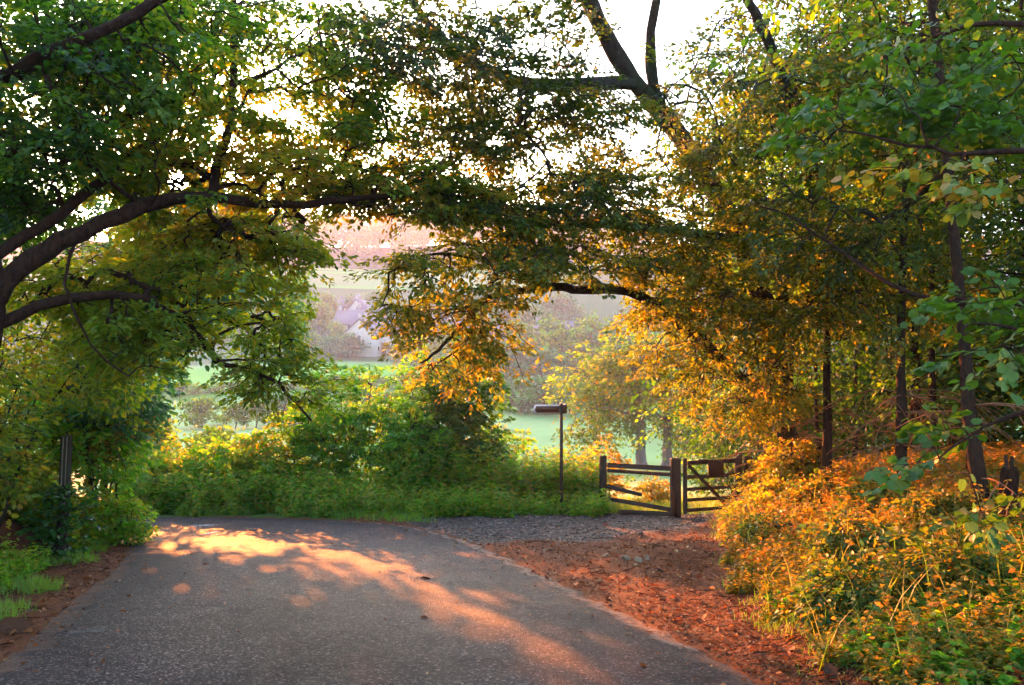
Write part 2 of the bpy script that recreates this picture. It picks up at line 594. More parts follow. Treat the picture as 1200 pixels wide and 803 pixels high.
Fg = np.stack([idx[:-1, :-1], idx[:-1, 1:], idx[1:, 1:], idx[1:, :-1]], -1).reshape(-1, 4)
tag(mesh_obj("ground", np.stack([X, Y, Z], 1), Fg, M['ground'], attrs=dict(soil=soil, gravel=gravel, grass=grass, field=field), smooth=True), kind="structure")

# road: strips across between the two edges
NA = 26
s_ = np.linspace(0, 1, NA)
jr = .05 * np.sin(np.arange(220) * 1.1) + RNG.normal(0, .025, 220)
jl = .05 * np.sin(np.arange(220) * .9 + 2) + RNG.normal(0, .03, 220)
# pair up edges by nearest parameter
RLm = RL
dirv = nrm(RR - RLm)
RRj, RLj = RR + dirv * jr[:, None], RLm - dirv * jl[:, None]
PR = RLj[:, None, :] * (1 - s_)[None, :, None] + RRj[:, None, :] * s_[None, :, None]
camber = .03 * (1 - (2 * s_ - 1) ** 2)
Zr = road_z(PR[..., 0], PR[..., 1]) + camber[None, :] - .012 * (np.abs(2 * s_ - 1)[None, :] > .96)
Vr = np.concatenate([PR, Zr[..., None]], -1).reshape(-1, 3)
ed = np.broadcast_to(np.clip(1 - np.minimum(s_, 1 - s_) / .09, 0, 1)[None, :], (220, NA)).ravel()
idx = np.arange(220 * NA).reshape(220, NA)
Fr = np.stack([idx[:-1, :-1], idx[:-1, 1:], idx[1:, 1:], idx[1:, :-1]], -1).reshape(-1, 4)
tag(mesh_obj("road", Vr, Fr, M['road'], attrs=dict(edge=ed, lane=np.broadcast_to(s_[None, :], (220, NA)).ravel()), smooth=True), kind="structure")


def on_road(x, y):
    """Height of the cambered road sheet."""
    d2 = (RR[:, 1] - y) ** 2 + (RR[:, 0] - x) ** 2
    dl = seg_dist(np.array([x]), np.array([y]), RL)[0]
    dr = math.sqrt(d2.min())
    s = dl / (dl + dr + 1e-6)
    return float(road_z(x, y)) + .03 * (1 - (2 * s - 1) ** 2)


def decal(name, P2, mat, lift=.006):
    """A thin grid sheet on the road; P2 (n,m,2)."""
    n, m, _ = P2.shape
    z = np.array([[on_road(*P2[i, j]) + lift for j in range(m)] for i in range(n)])
    V = np.concatenate([P2, z[..., None]], -1).reshape(-1, 3)
    u = np.abs(np.linspace(-1, 1, n))[:, None]
    w = np.abs(np.linspace(-1, 1, m))[None, :]
    e = np.clip(np.maximum(u, w * np.ones_like(u)), 0, 1) ** 3
    idx = np.arange(n * m).reshape(n, m)
    F = np.stack([idx[:-1, :-1], idx[:-1, 1:], idx[1:, 1:], idx[1:, :-1]], -1).reshape(-1, 4)
    return tag(mesh_obj(name, V, F, mat, attrs=dict(edge=e.ravel()), smooth=True), kind="structure")


ii = np.where((RR[:, 1] > 6.5) & (RR[:, 0] > -4.2))[0]
Wd = np.linalg.norm(RRj - RLj, axis=1)
offs = np.array([.30, .24, .18, .12, .06, .02])
strip = np.stack([RRj[ii] - dirv[ii] * o for o in offs], 1)
zs = np.array([np.interp(1 - offs[::-1] / Wd[i], s_, Zr[i])[::-1] for i in ii]) + .005
nS, mS = strip.shape[:2]
idx = np.arange(nS * mS).reshape(nS, mS)
es = np.broadcast_to(np.array([1, .45, .1, .0, .3, .9])[None, :], (nS, mS)).ravel()
tag(mesh_obj("road_edge_strip", np.concatenate([strip, zs[..., None]], -1).reshape(-1, 3), np.stack([idx[:-1, :-1], idx[:-1, 1:], idx[1:, 1:], idx[1:, :-1]], -1).reshape(-1, 4), M['grit'],
             attrs=dict(edge=es), smooth=True), kind="structure")


def rect(cx, cy, w, h, n=6):
    gx_, gy_ = np.meshgrid(np.linspace(-w / 2, w / 2, n), np.linspace(-h / 2, h / 2, n), indexing='ij')
    return np.stack([gx_ + cx, gy_ + cy], -1)


decal("road_marking", rect(-5.55, 15.4, .75, .7), M['paint'], .007)
decal("road_marking", rect(-5.0, 14.3, .25, .9), M['paint'], .007)
decal("road_surface_patch", rect(-3.55, 7.25, .5, .3), M['patch'], .005)
decal("road_surface_patch", rect(-3.6, 8.1, .4, .22), M['patch'], .005)

# ------------------------------------------------------------------ leaves
LEAF = {
    'diamond': (np.array([[0, 0, 0], [.45, .3, .07], [1, 0, -.05], [.45, -.3, .07]]), [np.array([[0, 1, 2], [0, 2, 3]])]),
    'oval': (np.array([[0, 0, 0], [.28, .25, .06], [.66, .24, .05], [1, 0, -.08], [.66, -.24, .05], [.28, -.25, .06]]),
             [np.array([[0, 3, 2, 1], [0, 5, 4, 3]])]),
    'lobed': (np.array([[0, 0, 0], [-.08, .18, .04], [.04, .37, .06], [.25, .47, .06], [.47, .47, .04], [.68, .36, .03], [.85, .17, -.01], [1, 0, -.1],
                        [.85, -.17, -.01], [.68, -.36, .03], [.47, -.47, .04], [.25, -.47, .06], [.04, -.37, .06], [-.08, -.18, .04], [.45, 0, 0]]),
              [np.array([[0, 14, 2, 1], [14, 4, 3, 2], [14, 6, 5, 4], [0, 13, 12, 14], [14, 12, 11, 10], [14, 10, 9, 8]]), np.array([[14, 7, 6], [14, 8, 7]])]),
    'clump': (np.array([[0, -.5, 0], [.5, -.35, .25], [1, .1, 0], [.55, .5, -.2], [.1, .3, .2], [.5, .05, .32]]),
              [np.array([[0, 1, 5, 4], [1, 2, 3, 5]]), np.array([[4, 5, 3]])]),
    'stalk': (np.array([[0, -.007, 0], [0, .007, 0], [.6, .006, .05], [.6, -.006, .05], [1, .0, -.04]]), [np.array([[0, 1, 2, 3]]), np.array([[3, 2, 4]])]),
    'blade': (np.array([[0, -.024, 0], [0, .024, 0], [.55, .016, .04], [.55, -.016, .04], [1, 0, .0]]), [np.array([[0, 1, 2, 3]]), np.array([[3, 2, 4]])]),
}


def leaf_mesh(pos, ax, nr, size, shape, tint):
    """pos, ax, nr (n,3), size (n,) -> V, F list, tint per vertex."""
    T, FL = LEAF[shape]
    a = nrm(ax)
    s = nrm(np.cross(nr, a))
    n = np.cross(a, s)
    V = pos[:, None, :] + size[:, None, None] * (a[:, None, :] * T[None, :, 0, None] + s[:, None, :] * T[None, :, 1, None] + n[:, None, :] * T[None, :, 2, None])
    k = len(T)
    off = (np.arange(len(pos)) * k)[:, None, None]
    F = [(f[None] + off).reshape(-1, f.shape[1]) for f in FL]
    return V.reshape(-1, 3), F, np.repeat(tint, k)


def sprays(C, D, m, length, width, size, shape, tint0, tvar=.22, tilt=.4, droop=.25, flat=1.0, rng=RNG):
    """Leafy twigs: C (N,3) start, D (N,3) heading; m leaves each."""
    N = len(C)
    D = nrm(D)
    up = np.array([0, 0, 1.])
    S = nrm(np.cross(np.broadcast_to(up, D.shape), D) + 1e-4)
    Nn = nrm(np.cross(D, S) + rng.normal(0, .22, D.shape))
    u = rng.random((N, m)) ** .8
    sd_ = rng.choice([-1., 1.], (N, m))
    w = width * (1.05 - .75 * u) * rng.random((N, m)) ** .7
    L = length * (.75 + .5 * rng.random((N, 1)))
    pos = C[:, None, :] + D[:, None, :] * (u * L)[..., None] + S[:, None, :] * (sd_ * w)[..., None] + Nn[:, None, :] * (rng.normal(0, .05, (N, m)) * length * (2 - flat))[..., None]
    pos[..., 2] -= droop * (u * L) ** 2 + .5 * droop * w ** 2
    ax = D[:, None, :] * .75 + S[:, None, :] * (sd_ * (.35 + .8 * w / width))[..., None] + rng.normal(0, .3, (N, m, 3))
    ax[..., 2] -= .22
    nr = Nn[:, None, :] * 1.0 + rng.normal(0, tilt, (N, m, 3))
    tn = np.clip(tint0[:, None] + rng.normal(0, tvar * .45, (N, 1)) + rng.normal(0, tvar * .6, (N, m)), 0, 1)
    sz = size * (.65 + .6 * rng.random((N, m)))
    return leaf_mesh(pos.reshape(-1, 3), ax.reshape(-1, 3), nr.reshape(-1, 3), sz.ravel(), shape, tn.ravel())


def merge(parts):
    V, T, F, n = [], [], {}, 0
    for v_, f_, t_ in parts:
        for f in f_:
            F.setdefault(f.shape[1], []).append(f + n)
        V.append(v_)
        T.append(t_)
        n += len(v_)
    return np.vstack(V), [np.vstack(f) for f in F.values()], np.concatenate(T)


def resample(P, step=.25):
    P = np.asarray(P, float)
    L = np.linalg.norm(np.diff(P, axis=0), axis=1).sum()
    return smooth_poly(P, max(6, int(L / step)))


GAPS = []        # (px, py, rx, ry, keep-probability)


def in_gaps(C, gaps, rng):
    q = to_px(C)
    keep = np.ones(len(C), bool)
    for (px, py, rx, ry, pr) in gaps:
        inside = ((q[:, 0] - px) / rx) ** 2 + ((q[:, 1] - py) / ry) ** 2 < 1
        keep &= ~(inside & (rng.random(len(C)) > pr))
    return keep


def blob_points(blobs, rng, gaps=()):
    C, T = [], []
    for b in blobs:
        px, py, rx, ry, d0, d1, n, t0 = b
        a = rng.random(n) * 2 * np.pi
        r = np.sqrt(rng.random(n))
        dd = d0 + (d1 - d0) * rng.random(n)
        C.append(np.array([at(px + rx * r_ * math.cos(a_), py + ry * r_ * math.sin(a_), d_) for r_, a_, d_ in zip(r, a, dd)]))
        T.append(np.full(n, t0))
    C, T = np.vstack(C), np.concatenate(T)
    if len(gaps):
        k = in_gaps(C, gaps, rng)
        C, T = C[k], T[k]
    return C, T


def colonize(nodes, npl, C, rng, K=6, sag=.12, pref=.18):
    """Join each target to the nearest branch; returns chains (N,K,3) and their radii ends."""
    n0 = len(nodes)
    N = len(C)
    NP = np.zeros((n0 + N * (K - 1), 3))
    PL = np.zeros(len(NP))
    OW = np.full(len(NP), -1)
    NP[:n0] = nodes
    PL[:n0] = npl
    cnt = n0
    d0 = np.array([np.min(((nodes - c) ** 2).sum(1)) for c in C])
    order = np.argsort(d0)
    chains = np.zeros((N, K, 3))
    par = np.full(N, -1)
    for q, ci in enumerate(order):
        c = C[ci]
        d = np.sqrt(((NP[:cnt] - c) ** 2).sum(1))
        j = int(np.argmin(d + pref * PL[:cnt]))
        s = NP[j]
        par[q] = OW[j]
        L = d[j]
        t_ = np.linspace(0, 1, K)[:, None]
        perp = rng.normal(0, .10, 3) * L
        perp[2] += sag * L
        P = s + (c - s) * t_ + perp * (4 * t_ * (1 - t_)) + rng.normal(0, .018, (K, 3)) * L * (t_ * (1 - t_) * 4)
        chains[q] = P
        NP[cnt:cnt + K - 1] = P[1:]
        PL[cnt:cnt + K - 1] = PL[j] + np.linspace(0, L, K)[1:]
        OW[cnt:cnt + K - 1] = q
        cnt += K - 1
    desc = np.ones(N)
    for q in range(N - 1, -1, -1):
        if par[q] >= 0:
            desc[par[q]] += desc[q]
    return chains, desc, order


def crown_mesh(V, F, tn, VT, FT, leafm, barkm, root):
    """Leaves and the twigs that bear them, one mesh with two materials."""
    n = len(V)
    nf = sum(len(f) for f in F)
    return mesh_obj("crown", np.vstack([V, VT]), list(F) + [FT + n], [leafm, barkm], root, attrs=dict(tint=np.concatenate([tn, np.zeros(len(VT))])),
                    fmat=np.concatenate([np.zeros(nf), np.ones(len(FT))]))


def grow_tree(name, label, cat, base, limbs, blobs, leaf, mat, bark='bark', size=.095, m=26, slen=.6, swid=.28, gaps=(), seed=1, group=None,
              droop=.25, tilt=.4, tvar=.22, twig_r=.006, sag=.12, suncone=0, flat=1.0, ground=True):
    """Trunk + limbs given as points with radii; leaf sprays fill the blobs and join the limbs by grown twigs."""
    rng = np.random.default_rng(seed)
    base = np.asarray(base, float)
    root = empty(name, base, label, cat, group)
    nodes, npl = [], []
    for k, (nm, pts, r0, r1) in enumerate(limbs):
        P = resample(pts, .22)
        n = len(P)
        P = P + rng.normal(0, 1, P.shape) * (.012 if k else .006)
        rr = r0 + (r1 - r0) * np.linspace(0, 1, n) ** .8
        if k == 0:
            h = np.linspace(0, 1, n) * n * .22
            rr = rr * (1 + .55 * np.exp(-h / .35))
        rr = rr * (1 + .05 * np.sin(np.arange(n) * 1.3 + k) + rng.normal(0, .02, n))
        ns = 14 if r0 > .08 else 8
        V, F = tubes((P - base)[None], rr[None], ns)
        ctr = np.repeat(P - base, ns, 0)
        th = np.tile(np.arange(ns) / ns * 6.283, n)
        hh = np.repeat(np.arange(n), ns) * .22
        V = ctr + (V - ctr) * (1 + .07 * np.sin(3 * th + 1.3 * hh + k) + .05 * np.sin(5 * th - 2.1 * hh) + rng.normal(0, .035, len(V)))[:, None]
        mesh_obj(nm, V, F, M[bark], root, smooth=True)
        skip = int(n * (.3 if k == 0 else .12))
        nodes.append(P[skip:])
        npl.append(np.linspace(0, .22 * n, n)[skip:] * .6)
    nodes, npl = np.vstack(nodes), np.concatenate(npl)
    C, T = blob_points(blobs, rng, gaps) if isinstance(blobs, list) else blobs
    chains, desc, order = colonize(nodes, npl, C, rng, sag=sag)
    r0 = np.minimum(twig_r * desc ** .5, .06)
    K = chains.shape[1]
    Rr = r0[:, None] + (np.minimum(r0, twig_r * 1.3) - r0)[:, None] * np.linspace(0, 1, K)[None, :] * .8
    # leafy twig continues beyond the chain end
    D = chains[:, -1] - chains[:, -2]
    D[:, 2] *= .35
    D = nrm(nrm(D) + rng.normal(0, .35, D.shape) * np.array([1, 1, .35]))
    E = chains[:, -1] + D * slen * .8
    E[:, 2] -= droop * (slen * .8) ** 2
    ch2 = np.stack([chains[:, -1], (chains[:, -1] + E) / 2 + np.array([0, 0, .02]), E], 1)
    V1, F1 = tubes(chains - base, Rr, 5)
    V2, F2 = tubes(ch2 - base, np.stack([np.full(len(C), twig_r), np.full(len(C), twig_r * .7), np.full(len(C), twig_r * .35)], 1), 3)
    VT, FT = np.vstack([V1, V2]), np.vstack([F1, F2 + len(V1)])
    V, F, tn = sprays(chains[:, -1] - D * slen * .15, D, m, slen, swid, size, leaf, T[order], tvar, tilt, droop, flat, rng)
    # a few leaves along the bearing twigs too
    sel = rng.random(len(C)) < .6
    V3, F3, t3 = sprays(chains[sel, 3], chains[sel, 5] - chains[sel, 3] + 1e-3, max(4, m // 4), slen * .7, swid * .8, size, leaf, T[order][sel], tvar, tilt, droop, flat, rng)
    V, F, tn = merge([(V, F, tn), (V3, F3, t3)])
    k = len(LEAF[leaf][0])
    if suncone:
        ctr = V[::k]
        v_ = nrm(ctr - np.array([0, 0, EYE]))
        drop = (v_ @ SUN) > math.cos(R(suncone))
        keepv = np.repeat(~drop, k)
        new = np.cumsum(keepv) - 1
        F = [new[f[keepv[f[:, 0]]]] for f in F]
        V, tn = V[keepv], tn[keepv]
    crown_mesh(V - base, F, tn, VT, FT, M[mat], M[bark], root)
    return root

def gz(p):
    """Same point dropped to the ground."""
    p = np.array(p, float)
    p[2] = float(height(p[:1], p[1:2])[0])
    return p


def ground_at(px, d):
    x = at(px, 440, d)[0]
    return gz([x, d, 0])


A = lambda *q: [at(*p) for p in q]

SKY = [(745, 25, 34, 48, .05), (905, 18, 34, 34, .1), (455, 165, 46, 20, .35), (470, 120, 40, 14, .45), (312, 118, 32, 18, .25), (375, 135, 28, 18, .25), (340, 85, 26, 16, .3),
       (560, 202, 34, 16, .2), (630, 195, 34, 16, .3), (725, 158, 44, 20, .15), (640, 55, 40, 22, .35), (560, 22, 34, 14, .4), (690, 60, 26, 18, .3), (440, 270, 90, 16, .12),
       (258, 8, 14, 24, .2), (870, 60, 20, 26, .35), (828, 40, 18, 24, .35), (760, 195, 40, 12, .35), (395, 95, 30, 14, .4), (330, 150, 24, 18, .3), (510, 60, 20, 12, .4),
       (400, 370, 48, 90, .0), (640, 430, 34, 60, .25)]

# ---- the great beech over the bank
b0 = ground_at(930, 16.4)
tr = [b0] + A((922, 520, 16.2), (912, 460, 15.8), (902, 380, 15.2), (862, 270, 14.5), (802, 168, 13.7), (738, 88, 12.9), (690, 0, 12.0), (655, -110, 10.8))
beech_limbs = [
    ('trunk', tr, .25, .10),
    ('limb', A((914, 475, 15.9), (873, 450, 15.3), (822, 400, 14.5), (746, 345, 13.6), (690, 340, 13.0), (640, 336, 12.6), (575, 348, 12.1), (545, 378, 11.9), (520, 405, 11.7), (495, 425, 11.6)), .13, .014),
    ('limb', A((640, 336, 12.6), (590, 318, 12.2), (540, 300, 11.8), (490, 300, 11.5), (455, 320, 11.3)), .04, .01),
    ('limb', A((772, 130, 13.4), (765, 85, 13.0), (762, 45, 12.7), (772, -10, 12.3), (790, -90, 11.8)), .11, .05),
    ('limb', A((742, 95, 12.95), (690, 98, 12.5), (620, 98, 12.0), (560, 76, 11.5), (520, 48, 11.1), (488, 5, 10.7), (460, -60, 10.2)), .12, .035),
    ('limb', A((868, 285, 14.6), (800, 272, 13.7), (700, 262, 12.7), (610, 262, 11.9), (530, 248, 11.3), (455, 250, 10.8)), .10, .012),
    ('limb', A((530, 190, 11.6), (500, 200, 11.4), (470, 222, 11.1), (420, 240, 10.7)), .04, .01),
    ('limb', A((902, 385, 15.2), (945, 280, 13.8), (952, 190, 12.6), (944, 138, 12.0), (926, 118, 11.6), (902, 52, 11.0), (876, 0, 10.6), (850, -80, 10.0)), .12, .05),
    ('limb', A((905, 400, 15.3), (985, 310, 13.0), (1080, 225, 10.8), (1180, 150, 9.0), (1260, 110, 7.8)), .11, .03),
    ('limb', A((620, 98, 12.0), (610, 150, 11.6), (640, 190, 11.4), (585, 235, 11.2)), .035, .01),
    ('limb', A((560, 76, 11.5), (510, 60, 11.2), (440, 50, 10.6), (380, 40, 10.2)), .045, .012),
]
beech_blobs = [  # uppermost blobs tinted dark: silhouette shade put into the leaf colour
    (555, 295, 95, 50, 10.6, 12.6, 115, .5), (520, 395, 58, 52, 11.0, 12.2, 54, .66), (470, 340, 34, 40, 11.0, 12.2, 22, .55), (585, 395, 45, 55, 11.4, 12.4, 26, .68),
    (690, 285, 130, 50, 11.2, 13.6, 150, .42), (600, 150, 160, 55, 10.4, 12.8, 120, .25), (470, 60, 130, 55, 9.6, 11.8, 125, .15), (600, 75, 90, 40, 10.5, 12.5, 50, .15), (540, 165, 90, 26, 10.6, 12.4, 70, .3),
    (650, 120, 120, 30, 11.2, 13.2, 60, .2), (790, 220, 110, 70, 11.6, 14.6, 150, .45), (850, 110, 90, 80, 10.8, 13.6, 75, .3),
    (930, 60, 100, 80, 10.2, 13.4, 130, .35), (810, 395, 80, 55, 13.2, 15.6, 100, .66), (870, 430, 75, 75, 13.4, 16.0, 110, .66),
    (1000, 190, 150, 130, 9.6, 13.4, 260, .36), (900, 320, 120, 75, 11.4, 14.8, 190, .5), (1030, 330, 120, 70, 11.0, 14.0, 150, .5),
    (470, 222, 100, 28, 10.4, 12.0, 90, .5), (620, 235, 130, 36, 10.8, 12.6, 140, .3), (720, 205, 120, 26, 11.5, 13.5, 45, .4), (560, 30, 160, 60, 9.8, 12, 90, .12),
    (790, 330, 70, 40, 12.6, 15, 80, .6), (892, 465, 30, 34, 14, 15.8, 40, .7), (1060, 60, 130, 80, 8.6, 12.0, 130, .35),
]
grow_tree('beech_tree', "great beech with a thick leaning trunk and golden low boughs reaching over the lane", 'tree', b0, beech_limbs, beech_blobs, 'oval', 'leaf_beech',
          gaps=SKY, seed=3, size=.076, m=50, slen=.55, swid=.21, tilt=.32, suncone=.62)

# ---- the old oak over the verge
o0 = ground_at(-60, 8.3)
oak_tr = [o0] + A((-62, 500, 8.25), (-30, 420, 8.15), (-12, 352, 8.05), (-34, 250, 8.0), (-70, 120, 8.0), (-100, -60, 8.0))
oak_limbs = [
    ('trunk', oak_tr, .2, .12),
    ('limb', A((-14, 362, 8.1), (26, 312, 8.1), (92, 276, 8.25), (168, 243, 8.6), (240, 230, 9.0), (330, 241, 9.7), (420, 233, 10.3), (510, 226, 10.9), (585, 240, 11.3)), .115, .016),
    ('limb', A((-20, 310, 8.05), (60, 258, 8.3), (128, 208, 8.8), (188, 156, 9.2), (214, 112, 9.4), (244, 58, 9.7), (275, -50, 10.0)), .06, .035),
    ('limb', A((245, 231, 9.05), (256, 190, 9.6), (270, 142, 9.9), (273, 60, 10.0), (273, -60, 10.1)), .06, .04),
    ('limb', A((-30, 195, 8.0), (60, 158, 8.2), (140, 141, 8.6), (212, 110, 9.1), (300, 92, 9.6), (360, 60, 9.9)), .05, .015),
    ('limb', A((-16, 388, 8.1), (50, 358, 8.3), (142, 344, 8.7), (214, 376, 9.2), (252, 424, 9.7), (288, 432, 10.0), (322, 447, 10.2), (345, 470, 10.3), (366, 492, 10.4)), .06, .012),
    ('limb', A((92, 274, 8.25), (75, 330, 8.2), (105, 400, 8.3), (150, 440, 8.5)), .02, .008),
    ('limb', A((168, 243, 8.6), (120, 205, 8.4), (85, 185, 8.2), (60, 200, 8.0)), .028, .012),
    ('limb', A((240, 230, 9.0), (255, 262, 9.3), (300, 275, 9.8), (350, 268, 10.2)), .03, .01),
    ('limb', A((252, 424, 9.7), (250, 395, 9.8), (290, 380, 10.1), (340, 370, 10.5)), .025, .01),
    ('limb', A((-50, 120, 8.0), (60, 60, 7.6), (150, 20, 7.6), (220, -20, 7.8)), .08, .04),
]
oak_blobs = [  # blobs around the sun tinted gold: its glow painted into the leaves
    (40, 90, 95, 110, 7.2, 9.6, 190, .12), (25, 215, 60, 60, 8.5, 10, 90, .06), (160, 60, 90, 70, 7.6, 10, 110, .4), (150, 150, 70, 60, 8.0, 9.8, 70, .45),
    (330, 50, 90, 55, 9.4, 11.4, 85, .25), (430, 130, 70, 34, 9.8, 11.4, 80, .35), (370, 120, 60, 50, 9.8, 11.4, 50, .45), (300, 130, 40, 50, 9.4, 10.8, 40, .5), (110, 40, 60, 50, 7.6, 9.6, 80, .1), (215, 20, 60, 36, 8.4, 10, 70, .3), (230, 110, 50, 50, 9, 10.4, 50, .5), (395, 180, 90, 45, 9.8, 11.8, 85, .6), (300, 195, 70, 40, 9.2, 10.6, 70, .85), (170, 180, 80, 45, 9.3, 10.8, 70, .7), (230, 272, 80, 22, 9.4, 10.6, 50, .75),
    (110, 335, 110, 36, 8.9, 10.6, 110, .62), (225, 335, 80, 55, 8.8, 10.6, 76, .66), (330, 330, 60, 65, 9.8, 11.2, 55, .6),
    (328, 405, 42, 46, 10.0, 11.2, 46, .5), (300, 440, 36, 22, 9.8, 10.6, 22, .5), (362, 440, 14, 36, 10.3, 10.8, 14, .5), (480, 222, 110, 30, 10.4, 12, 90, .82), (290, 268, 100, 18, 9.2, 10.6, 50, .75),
    (365, 285, 60, 14, 10, 11, 24, .5), (200, 215, 60, 35, 8.8, 10, 36, .5), (170, 390, 70, 40, 8.6, 10, 80, .6),
]
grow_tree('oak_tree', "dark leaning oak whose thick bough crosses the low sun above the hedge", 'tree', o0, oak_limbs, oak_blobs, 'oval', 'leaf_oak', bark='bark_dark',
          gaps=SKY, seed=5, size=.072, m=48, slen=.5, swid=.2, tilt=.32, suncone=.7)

# ---- understorey by the verge
def bush(name, label, base, blobs, leaf='oval', mat='leaf_hedge', size=.08, m=22, stems=7, seed=1, group=None, cat='shrub', bark='bark', slen=.45, swid=.22, spread=.5, top=None, droop=.15, tilt=.55,
         tvar=.3, stem_r=.022, gaps=(), lift=.5):
    rng = np.random.default_rng(seed)
    base = np.asarray(base, float)
    C, T = blob_points(blobs, rng, gaps) if isinstance(blobs, list) else blobs
    hi = C[:, 2].max() - base[2] if top is None else top
    limbs = []
    for k in range(stems):
        tgt = C[rng.integers(len(C))]
        foot = base + np.append(rng.normal(0, .10 * spread * 2, 2), -.05)
        midp = foot + (tgt - foot) * .5 + np.array([0, 0, lift * .25 * np.linalg.norm(tgt - foot)])
        limbs.append(('stem', [foot, (foot + midp) / 2 + np.array([0, 0, .05]), midp, tgt], stem_r * (.8 + .5 * rng.random()), .006))
    return grow_tree(name, label, cat, base, limbs, (C, T), leaf, mat, bark, size, m, slen, swid, (), seed, group, droop, tilt, tvar, .0035, sag=.15, flat=.6)


bush('hazel_tree', "bushy yellow-green hazel filling the gap below the oak bough", ground_at(-20, 10.8), [(-20, 545, 50, 36, 10.0, 11.4, 60, .6), (60, 400, 105, 62, 9.8, 12.4, 170, .66), (-20, 470, 60, 50, 9.2, 11.4, 70, .58), (130, 430, 60, 50, 10.4, 12.6, 70, .5)],
     mat='leaf_oak', stems=9, seed=11, cat='tree', slen=.55, swid=.28, stem_r=.022, size=.085)
bush('elder_tree', "soft blue-green elder with pale leaf tips behind the wooden verge post", ground_at(120, 14.0), [(125, 445, 62, 62, 13.2, 15.2, 170, .35), (90, 470, 60, 30, 12.8, 14.4, 70, .6)],
     mat='leaf_blue', stems=7, seed=12, cat='tree', slen=.55, swid=.28, stem_r=.035, size=.11)
bush('hawthorn_tree', "russet and gold hawthorn at the inside of the bend above the bright verge", ground_at(112, 14.7), [(140, 490, 44, 42, 14.2, 15.6, 110, .8), (112, 515, 36, 24, 13.8, 15.0, 50, .8)],
     mat='leaf_gold', stems=6, seed=13, cat='tree', slen=.42, swid=.2, stem_r=.03, size=.075)
bush('holly_tree', "dense bright green bush filling the gap under the hazel behind the verge post", ground_at(10, 13.5), [(10, 530, 100, 50, 12.6, 14.6, 220, .8), (110, 520, 50, 50, 13.0, 15, 90, .65), (-40, 470, 90, 70, 12, 14, 120, .5)],
     mat='leaf_hedge', stems=7, seed=15, cat='tree', slen=.5, swid=.25, stem_r=.03, size=.1)
ash0 = ground_at(150, 27)
grow_tree('ash_tree', "tall blue-green ash standing beyond the bend under the oak bough", 'tree', ash0,
          [('trunk', [ash0] + A((156, 500, 27), (172, 420, 27), (206, 320, 26.8), (226, 230, 26.6)), .2, .05),
           ('limb', A((180, 400, 27), (240, 340, 26.4), (300, 290, 26)), .07, .02), ('limb', A((172, 420, 27), (160, 370, 27.4), (140, 320, 28)), .07, .02)],
          [(225, 320, 62, 68, 25.2, 28.8, 330, .35), (180, 370, 50, 60, 25.5, 28.5, 150, .35), (334, 350, 12, 40, 26, 28, 36, .4), (180, 260, 70, 60, 25.5, 29, 150, .3), (260, 240, 70, 40, 25.5, 28.5, 80, .4)],  # narrow clump at the side is added to shade part of the road
          'oval', 'leaf_blue', size=.2, m=24, slen=.9, swid=.45, seed=14, suncone=.75)


# ---- wood on the bank: slender trunks with dead twigs
def slender(px0, pyb, d, px1, pyt, r, label, seed, twigs=24, crown=True, lean=0, side=0):
    rng = np.random.default_rng(seed)
    f = gz(at(px0, pyb, d))
    top = at(px1, pyt, d)
    t2 = top + (top - f) * .6 + np.array([.1, 0, .3])
    if t2[2] < f[2] + 6.5: t2 = t2 + nrm(top - f) * (f[2] + 6.5 - t2[2])
    root = empty('slender_tree', f, label, 'tree', 'slender trunks in the wood')
    P = resample([f - np.array([0, 0, .1]), f + (top - f) * .5 + rng.normal(0, .03, 3), top, t2], .25)
    n = len(P)
    rr = r * (1 - .55 * np.linspace(0, 1, n)) * (1 + .5 * np.exp(-np.linspace(0, 1, n) * n * .25 / .2)) * (1 + rng.normal(0, .03, n))
    V, F = tubes((P - f)[None], rr[None], 10)
    mesh_obj('trunk', V, F, M['bark_red'], root, smooth=True)
    ch = []
    for k in range(twigs):
        h = .35 + 2.6 * rng.random()
        j = min(n - 2, max(1, int(h / .25)))
        a = rng.random() * 2 * np.pi
        L = .5 + .9 * rng.random()
        o = np.array([math.cos(a), math.sin(a), .0])
        s = P[j]
        u = np.linspace(0, 1, 6)[:, None]
        arc = s + o * u * L + np.array([0, 0, 1.]) * ((.18 * u - .42 * u ** 2) * L) + rng.normal(0, .012, (6, 3)) * u
        ch.append(arc)
        for q in range(2):
            a2 = a + rng.choice([-1, 1]) * (.5 + .4 * rng.random())
            o2 = np.array([math.cos(a2), math.sin(a2), -.15])
            s2 = arc[2 + q]
            ch.append(s2 + o2 * u * L * .45 - np.array([0, 0, 1.]) * (.2 * u ** 2 * L))
    ch = np.array(ch)
    V, F = tubes(ch - f, np.broadcast_to(np.linspace(.009, .003, 6), ch.shape[:2]), 4)
    mesh_obj('dead_twigs', V, F, M['twig'], root)
    if crown:
        C = P[-1] + rng.normal(0, 1, (110, 3)) * np.array([.8, .8, 1.0]) - np.array([0, 0, .9])
        nd = P[n // 2:]
        chains, desc, order = colonize(nd, np.linspace(0, 1, len(nd)), C, rng)
        r0 = np.minimum(.004 * desc ** .45, .03)
        V, F = tubes(chains - f, r0[:, None] * np.linspace(1, .5, 6)[None], 4)
        VT, FT = V, F
        V, F, tn = sprays(chains[:, -1], chains[:, -1] - chains[:, -2], 26, .6, .3, .1, 'oval', np.full(len(C), .3), rng=rng)
        crown_mesh(V - f, F, tn, VT, FT, M['leaf_oak'], M['bark_dark'], root)
    return root


